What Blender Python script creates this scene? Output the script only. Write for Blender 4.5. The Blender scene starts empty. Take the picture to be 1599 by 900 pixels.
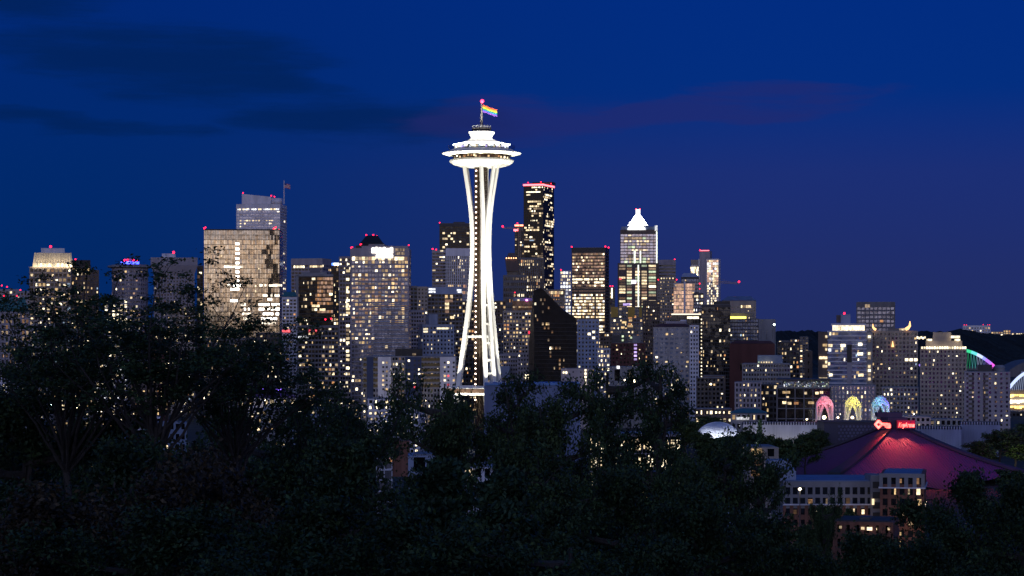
import bpy, math, random
import numpy as np
from mathutils import Vector, Matrix

R = math.radians
rng = random.Random(7)
nrg = np.random.default_rng(7)
scene = bpy.context.scene
col = scene.collection

# ------------------------------------------------------------------ camera, sky, sun, exposure
F = 3540.0          # focal length in photograph pixels (1599 wide)
CZ = 58.0           # camera height above the low ground of the valley
HOR = 530.0         # row of the true horizon
cam = bpy.data.cameras.new("camera")
cam_o = bpy.data.objects.new("camera", cam)
col.objects.link(cam_o)
cam_o.location = (0, 0, CZ)
cam_o.rotation_euler = (R(90), 0, 0)
cam.sensor_width = 36.0
cam.lens = 36.0 * F / 1599.0
cam.shift_y = (HOR - 450.0) / 1599.0
cam.clip_start = 0.5
cam.clip_end = 120000.0
scene.camera = cam_o

scene.view_settings.view_transform = 'Standard'
scene.view_settings.look = 'None'
scene.view_settings.exposure = 0.0
scene.view_settings.gamma = 1.0
scene.view_settings.use_curve_mapping = False
scene.cycles.use_denoising = True
scene.cycles.max_bounces = 4
scene.cycles.diffuse_bounces = 2
scene.cycles.glossy_bounces = 3
scene.cycles.transmission_bounces = 2
scene.cycles.transparent_max_bounces = 4
scene.cycles.sample_clamp_indirect = 3.0
scene.cycles.caustics_reflective = False
scene.cycles.caustics_refractive = False

def build_world():
    w = bpy.data.worlds.new("World")
    scene.world = w
    w.use_nodes = True
    nt = w.node_tree
    nt.nodes.clear()
    N, L = nt.nodes.new, nt.links.new
    out = N('ShaderNodeOutputWorld')
    tc = N('ShaderNodeTexCoord')
    sep = N('ShaderNodeSeparateXYZ'); L(tc.outputs['Generated'], sep.inputs[0])
    def math_(op, a, b=None, c=None, clamp=False):
        n = N('ShaderNodeMath'); n.operation = op; n.use_clamp = clamp
        for i, v in enumerate((a, b, c)):
            if v is None: continue
            if isinstance(v, (int, float)): n.inputs[i].default_value = v
            else: L(v, n.inputs[i])
        return n.outputs[0]
    def ramp(src, stops):
        n = N('ShaderNodeValToRGB'); L(src, n.inputs[0])
        cr = n.color_ramp
        while len(cr.elements) < len(stops): cr.elements.new(0.5)
        for e, (p, c) in zip(cr.elements, stops):
            e.position = p; e.color = (*c, 1)
        return n.outputs[0]
    def mix(f, a, b, mode='MIX'):
        n = N('ShaderNodeMix'); n.data_type = 'RGBA'; n.blend_type = mode
        if isinstance(f, (int, float)): n.inputs[0].default_value = f
        else: L(f, n.inputs[0])
        for i, v in ((6, a), (7, b)):
            if isinstance(v, tuple): n.inputs[i].default_value = (*v, 1)
            else: L(v, n.inputs[i])
        return n.outputs[2]
    x, y, z = sep.outputs
    up = math_('SQRT', math_('MAXIMUM', z, 0.0))          # finer steps near the horizon
    # the night side, in front of the camera: right of the towers a little paler and more violet
    right = ramp(up, [(0.0, (.0160, .0258, .113)), (.17, (.0150, .0270, .140)), (.27, (.0110, .0280, .178)), (.33, (.0010, .0275, .212)),
                      (.40, (.0003, .0255, .222)), (.60, (.0015, .024, .19)), (1.0, (.010, .045, .16))])
    left = ramp(up, [(0.0, (.0012, .0215, .115)), (.17, (.0006, .0215, .130)), (.27, (.0004, .0225, .150)),
                     (.33, (.0004, .0220, .165)), (.40, (.0004, .0215, .185)), (.60, (.0015, .022, .17)), (1.0, (.010, .045, .16))])
    lr = N('ShaderNodeMapRange'); L(x, lr.inputs[0]); lr.interpolation_type = 'SMOOTHSTEP'
    lr.inputs[1].default_value = -0.20; lr.inputs[2].default_value = 0.12
    night = mix(lr.outputs[0], left, right)
    # clouds: long thin banks lying at a few bearings
    mp = N('ShaderNodeMapping'); mp.vector_type = 'POINT'; L(tc.outputs['Generated'], mp.inputs[0])
    mp.inputs['Scale'].default_value = (11, 1, 120)
    nz = N('ShaderNodeTexNoise'); L(mp.outputs[0], nz.inputs[0]); nz.inputs['Scale'].default_value = 1.0
    nz.inputs['Detail'].default_value = 8; nz.inputs['Roughness'].default_value = .66
    mpw = N('ShaderNodeMapping'); L(tc.outputs['Generated'], mpw.inputs[0]); mpw.inputs['Scale'].default_value = (14, 1, 60)
    nw = N('ShaderNodeTexNoise'); L(mpw.outputs[0], nw.inputs[0]); nw.inputs['Scale'].default_value = 1.0; nw.inputs['Detail'].default_value = 5
    sw = N('ShaderNodeSeparateColor'); L(nw.outputs['Color'], sw.inputs[0])
    wx = math_('ADD', x, math_('MULTIPLY', math_('SUBTRACT', sw.outputs[0], .5), .10)); wz = math_('ADD', z, math_('MULTIPLY', math_('SUBTRACT', sw.outputs[1], .5), .022))
    def blob(cx, cz, rx, rz, tilt=0.0):
        dx = math_('MULTIPLY', math_('SUBTRACT', wx, cx), 1 / rx)
        dz = math_('MULTIPLY', math_('SUBTRACT', math_('SUBTRACT', wz, cz), math_('MULTIPLY', math_('SUBTRACT', wx, cx), tilt)), 1 / rz)
        d2 = math_('ADD', math_('MULTIPLY', dx, dx), math_('MULTIPLY', dz, dz))
        return math_('MAXIMUM', math_('SUBTRACT', 1.0, d2), 0.0)
    def cloud(blobs, lo, hi):
        s = blobs[0]
        for b in blobs[1:]: s = math_('MAXIMUM', s, b)
        v = math_('ADD', math_('MULTIPLY', nz.outputs['Fac'], 1.7), math_('MULTIPLY', s, .60))
        m = N('ShaderNodeMapRange'); L(v, m.inputs[0]); m.interpolation_type = 'SMOOTHSTEP'
        m.inputs[1].default_value = lo; m.inputs[2].default_value = hi
        return math_('MULTIPLY', m.outputs[0], math_('MINIMUM', math_('MULTIPLY', s, 2.2), 1.0))
    c1 = cloud([blob(-.150, .1215, .085, .022, -.08), blob(-.11, .112, .055, .014, -.1), blob(-.20, .146, .06, .012, .0),
                blob(-.055, .0955, .085, .010, -.02), blob(-.20, .094, .08, .006)], .78, 1.55)
    c2 = cloud([blob(.06, .0985, .115, .0085, .07), blob(.125, .109, .06, .006, .02), blob(.0, .096, .06, .012)], .78, 1.45)
    night = mix(math_('MULTIPLY', c1, .72), night, (.0006, .0150, .090))
    night = mix(math_('MULTIPLY', c2, .60), night, (.0165, .0225, .150))
    # the afterglow behind the camera
    west = ramp(up, [(0.0, (.90, .52, .30)), (.10, (.86, .55, .34)), (.20, (.72, .56, .45)), (.31, (.48, .48, .64)),
                     (.48, (.31, .37, .74)), (.75, (.06, .10, .28)), (1.0, (.010, .045, .16))])
    wr = N('ShaderNodeMapRange'); L(y, wr.inputs[0]); wr.interpolation_type = 'SMOOTHSTEP'
    wr.inputs[1].default_value = 0.15; wr.inputs[2].default_value = -0.85
    c = mix(wr.outputs[0], night, west)
    # physical sky, the sun already under the horizon behind the camera
    sky = N('ShaderNodeTexSky'); sky.sky_type = 'NISHITA'; sky.sun_disc = False
    sky.sun_elevation = R(-4.0); sky.sun_rotation = R(180)
    b1 = N('ShaderNodeBackground'); L(c, b1.inputs[0]); b1.inputs[1].default_value = 1.0
    b2 = N('ShaderNodeBackground'); L(sky.outputs[0], b2.inputs[0]); b2.inputs[1].default_value = 0.02
    ad = N('ShaderNodeAddShader'); L(b1.outputs[0], ad.inputs[0]); L(b2.outputs[0], ad.inputs[1])
    L(ad.outputs[0], out.inputs[0])
    w.cycles.sampling_method = 'AUTOMATIC'
build_world()

sun = bpy.data.lights.new("afterglow_sun", 'SUN')
sun.energy = 0.17; sun.angle = R(25); sun.color = (.74, .76, 1.0)
sun_o = bpy.data.objects.new("afterglow_sun", sun); col.objects.link(sun_o)
sun_o.rotation_euler = (R(82), 0, R(-12)); sun_o.location = (-60, -300, 300)

# ------------------------------------------------------------------ helpers
def k_at(Y): return Y / F
def P(px, py, Y): return Vector(((px - 799.5) * Y / F, Y, CZ + (HOR - py) * Y / F))
def zpx(py, Y): return CZ + (HOR - py) * Y / F

def link(o, parent=None):
    col.objects.link(o)
    if parent is not None: o.parent = parent
    return o
def tag(o, label=None, cat=None, group=None, kind=None):
    if label: o['label'] = label
    if cat: o['category'] = cat
    if group: o['group'] = group
    if kind: o['kind'] = kind
    return o
def empty(name, loc=(0, 0, 0), rz=0.0, label=None, cat=None, group=None):
    o = bpy.data.objects.new(name, None); link(o)
    o.location = loc; o.rotation_euler = (0, 0, rz); o.empty_display_size = 2
    return tag(o, label, cat, group)
def copy_tree(o, parent=None):
    c = o.copy(); col.objects.link(c)
    if parent is not None: c.parent = parent
    for ch in o.children: copy_tree(ch, c)
    return c

class MB:
    """collects boxes, tubes, lathes and prisms into one mesh"""
    def __init__(s): s.v = []; s.f = []; s.m = []; s.mi = 0
    def add(s, verts, faces):
        b = len(s.v); s.v.extend(verts)
        for f in faces: s.f.append(tuple(i + b for i in f)); s.m.append(s.mi)
    def box(s, x0, x1, y0, y1, z0, z1):
        s.add([(x0, y0, z0), (x1, y0, z0), (x1, y1, z0), (x0, y1, z0), (x0, y0, z1), (x1, y0, z1), (x1, y1, z1), (x0, y1, z1)],
              [(0, 3, 2, 1), (4, 5, 6, 7), (0, 1, 5, 4), (1, 2, 6, 5), (2, 3, 7, 6), (3, 0, 4, 7)])
    def frustum(s, x0, x1, y0, y1, z0, X0, X1, Y0, Y1, z1):
        s.add([(x0, y0, z0), (x1, y0, z0), (x1, y1, z0), (x0, y1, z0), (X0, Y0, z1), (X1, Y0, z1), (X1, Y1, z1), (X0, Y1, z1)],
              [(0, 3, 2, 1), (4, 5, 6, 7), (0, 1, 5, 4), (1, 2, 6, 5), (2, 3, 7, 6), (3, 0, 4, 7)])
    def tube(s, pts, rads, n=6, cap=True, flat=None):
        pts = [Vector(p) for p in pts]
        if isinstance(rads, (int, float)): rads = [rads] * len(pts)
        base = len(s.v); t0 = None
        for i, p in enumerate(pts):
            t = (pts[min(i + 1, len(pts) - 1)] - pts[max(i - 1, 0)]).normalized()
            ref = Vector((0, 0, 1)) if abs(t.z) < .95 else Vector((1, 0, 0))
            if t0 is None: u = t.cross(ref).normalized()
            else: u = (t0 - t * t0.dot(t)).normalized()
            t0 = u; v = t.cross(u)
            for j in range(n):
                a = 2 * math.pi * (j + .5) / n
                s.v.append(tuple(p + (u * math.cos(a) + v * math.sin(a)) * rads[i]))
        for i in range(len(pts) - 1):
            for j in range(n):
                a = base + i * n + j; b = base + i * n + (j + 1) % n
                s.f.append((a, b, b + n, a + n)); s.m.append(s.mi)
        if cap:
            s.f.append(tuple(base + j for j in range(n))[::-1]); s.m.append(s.mi)
            e = base + (len(pts) - 1) * n
            s.f.append(tuple(e + j for j in range(n))); s.m.append(s.mi)
    def lathe(s, prof, n=48, cx=0, cy=0, cap=True):
        base = len(s.v)
        for r, z in prof:
            for j in range(n):
                a = 2 * math.pi * j / n
                s.v.append((cx + r * math.cos(a), cy + r * math.sin(a), z))
        for i in range(len(prof) - 1):
            for j in range(n):
                a = base + i * n + j; b = base + i * n + (j + 1) % n
                s.f.append((a, b, b + n, a + n)); s.m.append(s.mi)
        if cap:
            s.f.append(tuple(base + j for j in range(n))[::-1]); s.m.append(s.mi)
            e = base + (len(prof) - 1) * n
            s.f.append(tuple(e + j for j in range(n))); s.m.append(s.mi)
    def sphere(s, c, r, n=10, m=6):
        base = len(s.v)
        for i in range(m + 1):
            t = math.pi * i / m
            for j in range(n):
                a = 2 * math.pi * j / n
                s.v.append((c[0] + r * math.sin(t) * math.cos(a), c[1] + r * math.sin(t) * math.sin(a), c[2] - r * math.cos(t)))
        for i in range(m):
            for j in range(n):
                a = base + i * n + j; b = base + i * n + (j + 1) % n
                s.f.append((a, b, b + n, a + n)); s.m.append(s.mi)
    def prism(s, poly, y0, y1):
        """outline in x,z pulled from y0 to y1"""
        n = len(poly)
        s.add([(x, y0, z) for x, z in poly] + [(x, y1, z) for x, z in poly],
              [tuple(range(n)), tuple(range(2 * n - 1, n - 1, -1))] + [(j, j + n, (j + 1) % n + n, (j + 1) % n) for j in range(n)])
    def build(s, name, mats, parent=None, smooth=False, loc=None):
        me = bpy.data.meshes.new(name)
        me.from_pydata(s.v, [], s.f)
        if not isinstance(mats, (list, tuple)): mats = [mats]
        for m in mats: me.materials.append(m)
        if len(mats) > 1: me.polygons.foreach_set('material_index', s.m)
        if smooth: me.polygons.foreach_set('use_smooth', [True] * len(me.polygons))
        me.update()
        o = bpy.data.objects.new(name, me); link(o, parent)
        if loc is not None: o.location = loc
        return o

# ------------------------------------------------------------------ materials
_m = {}
def surf(name, c, rough=.7, metal=0.0, spec=.4, var=.22, scale=.05, streak=True, bump=0.0):
    """painted / mineral surface with real blotches and rain streaks"""
    if name in _m: return _m[name]
    m = bpy.data.materials.new(name); m.use_nodes = True
    nt = m.node_tree; N, L = nt.nodes.new, nt.links.new
    b = nt.nodes['Principled BSDF']
    b.inputs['Roughness'].default_value = rough; b.inputs['Metallic'].default_value = metal
    b.inputs['Specular IOR Level'].default_value = spec
    tc = N('ShaderNodeTexCoord'); mp = N('ShaderNodeMapping'); L(tc.outputs['Object'], mp.inputs[0])
    mp.inputs['Scale'].default_value = (1, 1, .22 if streak else 1)
    n1 = N('ShaderNodeTexNoise'); L(mp.outputs[0], n1.inputs[0]); n1.inputs['Scale'].default_value = scale * 4
    n1.inputs['Detail'].default_value = 6
    r = N('ShaderNodeMapRange'); L(n1.outputs['Fac'], r.inputs[0])
    r.inputs[1].default_value = .3; r.inputs[2].default_value = .7
    r.inputs[3].default_value = 1 - var; r.inputs[4].default_value = 1 + var * .6
    mx = N('ShaderNodeMix'); mx.data_type = 'RGBA'; mx.blend_type = 'MULTIPLY'; mx.inputs[0].default_value = 1
    mx.inputs[6].default_value = (*c, 1); L(r.outputs[0], mx.inputs[7])
    L(mx.outputs[2], b.inputs['Base Color'])
    if bump:
        bp = N('ShaderNodeBump'); bp.inputs['Strength'].default_value = bump; L(n1.outputs['Fac'], bp.inputs['Height'])
        L(bp.outputs[0], b.inputs['Normal'])
    _m[name] = m
    return m
def glassy(name, c=(.018, .022, .03), rough=.12, metal=0.0, spec=.6, wob=.02, sc=.35):
    """dark glazing: reflects the sky, each stretch of panes a little out of true"""
    if name in _m: return _m[name]
    m = bpy.data.materials.new(name); m.use_nodes = True
    nt = m.node_tree; N, L = nt.nodes.new, nt.links.new
    b = nt.nodes['Principled BSDF']
    b.inputs['Metallic'].default_value = metal
    b.inputs['Specular IOR Level'].default_value = spec
    tc = N('ShaderNodeTexCoord')
    vo = N('ShaderNodeTexVoronoi'); L(tc.outputs['Object'], vo.inputs[0]); vo.inputs['Scale'].default_value = sc
    hs = N('ShaderNodeMix'); hs.data_type = 'RGBA'; hs.blend_type = 'MULTIPLY'; hs.inputs[0].default_value = .55
    hs.inputs[6].default_value = (*c, 1)
    sc_ = N('ShaderNodeSeparateColor'); L(vo.outputs['Color'], sc_.inputs[0]); L(sc_.outputs[0], hs.inputs[7]); L(hs.outputs[2], b.inputs['Base Color'])
    nz = N('ShaderNodeTexNoise'); L(tc.outputs['Object'], nz.inputs[0]); nz.inputs['Scale'].default_value = .6
    rr = N('ShaderNodeMapRange'); L(nz.outputs['Fac'], rr.inputs[0]); rr.inputs[3].default_value = rough * .5; rr.inputs[4].default_value = rough * 1.8
    L(rr.outputs[0], b.inputs['Roughness'])
    # tilt the normal per pane
    gm = N('ShaderNodeNewGeometry')
    sb = N('ShaderNodeVectorMath'); sb.operation = 'SUBTRACT'; L(vo.outputs['Color'], sb.inputs[0]); sb.inputs[1].default_value = (.5, .5, .5)
    ml = N('ShaderNodeVectorMath'); ml.operation = 'SCALE'; L(sb.outputs[0], ml.inputs[0]); ml.inputs['Scale'].default_value = wob * 2
    ad = N('ShaderNodeVectorMath'); ad.operation = 'ADD'; L(gm.outputs['Normal'], ad.inputs[0]); L(ml.outputs[0], ad.inputs[1])
    no = N('ShaderNodeVectorMath'); no.operation = 'NORMALIZE'; L(ad.outputs[0], no.inputs[0]); L(no.outputs[0], b.inputs['Normal'])
    _m[name] = m
    return m
def glow(name, c, s, var=.0, base=(.02, .02, .02), sample=False):
    """something that gives off light: lit room behind a window, lamp, sign, beacon"""
    if name in _m: return _m[name]
    m = bpy.data.materials.new(name); m.use_nodes = True
    nt = m.node_tree; N, L = nt.nodes.new, nt.links.new
    b = nt.nodes['Principled BSDF']; b.inputs['Base Color'].default_value = (*base, 1); b.inputs['Roughness'].default_value = .3
    b.inputs['Emission Color'].default_value = (*c, 1)
    b.inputs['Emission Strength'].default_value = s
    if var:
        ge = N('ShaderNodeNewGeometry'); oi = N('ShaderNodeObjectInfo'); tc = N('ShaderNodeTexCoord')
        a = N('ShaderNodeMath'); a.operation = 'ADD'; L(ge.outputs['Random Per Island'], a.inputs[0]); L(oi.outputs['Random'], a.inputs[1])
        f = N('ShaderNodeMath'); f.operation = 'FRACT'; L(a.outputs[0], f.inputs[0])
        nz = N('ShaderNodeTexNoise'); L(tc.outputs['Object'], nz.inputs[0]); nz.inputs['Scale'].default_value = .7; nz.inputs['Detail'].default_value = 3
        r1 = N('ShaderNodeMapRange'); L(f.outputs[0], r1.inputs[0]); r1.inputs[3].default_value = s * (1 - var); r1.inputs[4].default_value = s * (1 + var)
        r2 = N('ShaderNodeMapRange'); L(nz.outputs['Fac'], r2.inputs[0]); r2.inputs[1].default_value = .3; r2.inputs[2].default_value = .7
        r2.inputs[3].default_value = .45; r2.inputs[4].default_value = 1.4
        mu = N('ShaderNodeMath'); mu.operation = 'MULTIPLY'; L(r1.outputs[0], mu.inputs[0]); L(r2.outputs[0], mu.inputs[1])
        L(mu.outputs[0], b.inputs['Emission Strength'])
    m.cycles.emission_sampling = 'FRONT_BACK' if sample else 'NONE'
    _m[name] = m
    return m

LIT = {
    'dimwarm': glow('lit_dim_amber', (1, .52, .22), .17, .8),
    'dim': glow('lit_dim_cream', (1, .70, .42), .30, .8),
    'warm': glow('lit_warm', (1, .66, .30), .72, .7),
    'cream': glow('lit_cream', (1, .76, .44), 1.2, .7),
    'bright': glow('lit_bright', (1, .84, .56), 2.4, .6),
    'white': glow('lit_white', (.95, .96, 1.0), 1.5, .6),
    'cool': glow('lit_cool', (.55, .75, 1.0), .6, .6),
    'green': glow('lit_greenish', (.80, .96, .62), .8, .7),
    'orange': glow('lit_orange', (1, .45, .16), .6, .5),
    'peach': glow('lit_peach', (1, .58, .38), .36, .5),
    'peachhi': glow('lit_peach_bright', (1, .60, .40), .75, .35),
    'whitehi': glow('lit_white_bright', (1, .93, .86), 1.5, .4),
    'red': glow('lit_red', (1, .10, .12), 1.4, .5),
    'violet': glow('lit_violet', (.62, .45, 1.0), 1.4, .5),
}
PAL = {   # weights of the kinds of room light
    'apt': dict(dimwarm=2, dim=3, warm=4, cream=4, bright=3, cool=.4),
    'office': dict(dim=2, warm=2, cream=4, bright=2, white=1),
    'yellow': dict(dim=2, warm=5, cream=3, bright=2, orange=1),
    'cream': dict(dim=1, cream=4, bright=4),
    'peach': dict(peach=6, dim=2, orange=2, warm=1),
    'peachhi': dict(peachhi=8, peach=2, warm=1),
    'dim': dict(dimwarm=4, dim=4, warm=1, peach=2),
    'green': dict(green=3, cream=3, dim=2, bright=1),
    'white': dict(white=4, bright=2, cream=2),
    'bright': dict(bright=5, cream=2),
}
RED = glow('aviation_red', (1, .010, .035), 7)
REDC = glow('aviation_red_core', (1, .03, .08), 9)
# ------------------------------------------------------------------ ground and far hills
def ground_z(y):
    pts = [(-400, 78), (-120, 84), (-70, 80), (-30, 63), (-8, 56.2), (8, 55.5), (25, 52), (50, 42), (100, 31), (200, 20), (400, 9), (600, 2.5), (760, 0), (1e6, 0)]
    for (a, za), (b, zb) in zip(pts, pts[1:]):
        if y <= b: 
            t = max(0, (y - a) / (b - a)); return za + (zb - za) * t
    return 0
def build_ground():
    ys = list(range(-400, -120, 40)) + list(range(-120, 120, 10)) + list(range(120, 800, 40)) + [800, 1200, 2000, 4000, 9000, 20000, 60000]
    xs = [-40000, -12000, -5000, -2500] + list(range(-1200, 1201, 60)) + [2500, 5000, 12000, 40000]
    r = random.Random(3)
    v = []; f = []
    for y in ys:
        for x in xs:
            z = ground_z(y)
            if 700 < y < 1150 and 50 < x < 330: z -= 7
            if -400 < y < 560 and abs(x) < 1200 and abs(y) > 12: z += r.uniform(-.5, .5)
            v.append((x, y, z))
    n = len(xs)
    for i in range(len(ys) - 1):
        for j in range(n - 1):
            a = i * n + j; f.append((a, a + 1, a + n + 1, a + n))
    me = bpy.data.meshes.new('ground'); me.from_pydata(v, [], f)
    me.materials.append(surf('ground_dark', (.05, .055, .045), .9, var=.5, scale=.02, streak=False))
    o = bpy.data.objects.new('ground', me); link(o); o['kind'] = 'structure'
build_ground()

def ridge(name, Y, pts, depth, mat, jag=2.5, seed=1):
    """a wooded ridge: crest rows given at pixel columns, slopes down to the plain in front and behind"""
    r = random.Random(seed); v = []; f = []
    xs = np.arange(pts[0][0], pts[-1][0], 1.2); n = len(xs)
    cr = np.interp(xs, [p[0] for p in pts], [p[1] for p in pts])
    rows = [(-depth, 0.0), (-depth * .6, .30), (-depth * .3, .68), (-depth * .1, .93), (0, 1.0), (depth * .4, .8), (depth, 0)]
    for dy, fr in rows:
        for x, c in zip(xs, cr):
            p = P(x, c, Y)
            h = (p.z) * fr + (r.random() ** 2 * jag * 2 + r.uniform(-.4, .4) if fr > .05 else 0)
            v.append((p.x, Y + dy + r.uniform(-6, 6), h - .5))
    for i in range(len(rows) - 1):
        for j in range(n - 1):
            a = i * n + j; f.append((a, a + 1, a + n + 1, a + n))
    me = bpy.data.meshes.new(name); me.from_pydata(v, [], f); me.materials.append(mat)
    o = bpy.data.objects.new(name, me); link(o); o['kind'] = 'structure'
    return o
WOOD = surf('far_wood', (.030, .038, .034), .95, var=.5, scale=.01, streak=False)
ridge('wooded_hill', 4600, [(1100, 545), (1175, 527), (1200, 522), (1225, 518), (1245, 521), (1262, 518), (1280, 521), (1300, 524), (1420, 524), (1440, 519),
      (1480, 522), (1500, 517), (1530, 522), (1570, 526), (1640, 522), (1760, 530), (1900, 540)], 900, WOOD, 3.0, 4)
ridge('far_hill', 3400, [(-260, 470), (-100, 458), (-20, 462), (20, 468), (60, 476), (160, 492), (330, 505), (520, 515), (760, 522), (900, 530)], 600, WOOD, 2.0, 5)

# ------------------------------------------------------------------ buildings
WALL = {
    'lavender': surf('wall_lavender', (.36, .33, .37), .7),
    'white': surf('wall_white', (.70, .70, .77), .6),
    'pale': surf('wall_pale', (.45, .43, .44), .7),
    'beige': surf('wall_beige', (.40, .34, .29), .75),
    'grey': surf('wall_grey', (.26, .26, .28), .7),
    'mid': surf('wall_mid', (.17, .165, .18), .7),
    'dark': surf('wall_dark', (.055, .052, .058), .55),
    'black': surf('wall_black', (.022, .020, .022), .45),
    'brown': surf('wall_brown', (.13, .10, .09), .75),
    'brick': surf('wall_brick', (.22, .10, .07), .85, var=.35, scale=.3),
    'redbrown': surf('wall_redbrown', (.12, .045, .04), .8),
    'blue': surf('wall_blue', (.30, .36, .50), .6),
    'hallblue': surf('wall_hall_blue', (.15, .19, .33), .6),
    'navy': surf('wall_navy', (.035, .055, .13), .6),
    'olive': surf('wall_olive', (.17, .125, .05), .7),
    'roof': surf('roof_grey', (.22, .23, .26), .8, streak=False),
    'roofdark': surf('roof_dark', (.06, .06, .065), .8, streak=False),
    'slate': surf('roof_slate', (.16, .22, .34), .5, streak=False),
    'teal': surf('roof_teal', (.05, .17, .18), .5, streak=False),
    'metal': surf('metal_grey', (.35, .36, .38), .4, .6),
    'steel': surf('steel_dark', (.09, .09, .10), .5, .3),
    'yellowpanel': surf('panel_yellow', (.42, .27, .04), .5),
}
GLASS = {
    'dark': glassy('glass_dark'),
    'black': glassy('glass_black', (.006, .006, .007), .10, spec=.35),
    'blue': glassy('glass_blue', (.09, .16, .32), .14, spec=.7),
    'mirror': glassy('glass_mirror', (.50, .47, .50), .16, 1.0, wob=.03),
    'soft': glassy('glass_soft', (.30, .29, .33), .2, .7, wob=.03),
    'warm': glassy('glass_bronze', (.16, .10, .07), .18, .6),
}

class Bld:
    def px(s, x, y, dy=0.0):
        """photograph pixel -> local point on the plane dy metres behind the front face"""
        t = s.Y + dy
        w = P(x, y, t)
        return (w.x - s.cx) * 1.0, w.z
    def box(s, name, xa, xb, ya, yb, mat, y0=None, y1=None, label=None):
        """a child block: pixel extent in the picture, y0..y1 metres behind the front face"""
        y0 = s.D * .15 if y0 is None else y0; y1 = s.D * .8 if y1 is None else y1
        x0 = s.lx(xa); x1 = s.lx(xb)
        m = MB(); m.box(x0, x1, -s.D / 2 + y0, -s.D / 2 + y1, zpx(yb, s.Y), zpx(ya, s.Y))
        o = m.build(name, mat, s.root)
        if label: o['label'] = label
        return o
    def lx(s, x): return ((x - s.pxc) * s.k) / math.cos(s.th)
    def lit(s, xa, xb, ya, yb, mat, name='window', out=.12):
        m = MB(); m.box(s.lx(xa), s.lx(xb), -s.D / 2 - s.r - out, -s.D / 2 - s.r + .05, zpx(yb, s.Y), zpx(ya, s.Y))
        return m.build(name, LIT[mat] if isinstance(mat, str) else mat, s.root)
    def beacon(s, x, y, dy=2.0, rad=None, name='beacon_light'):
        rad = (rad or 1.7 * s.k) * .6
        px_, pz = s.lx(x), zpx(y, s.Y)
        m = MB(); m.sphere((px_, -s.D / 2 + dy, pz), rad, 8, 6)
        if pz > s.top:
            m.mi = 1; m.box(px_ - .12, px_ + .12, -s.D / 2 + dy - .12, -s.D / 2 + dy + .12, min(s.top, pz - rad) - .2, pz - rad * .8)
        return m.build(name, [RED, WALL['steel']], s.root)

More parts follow.
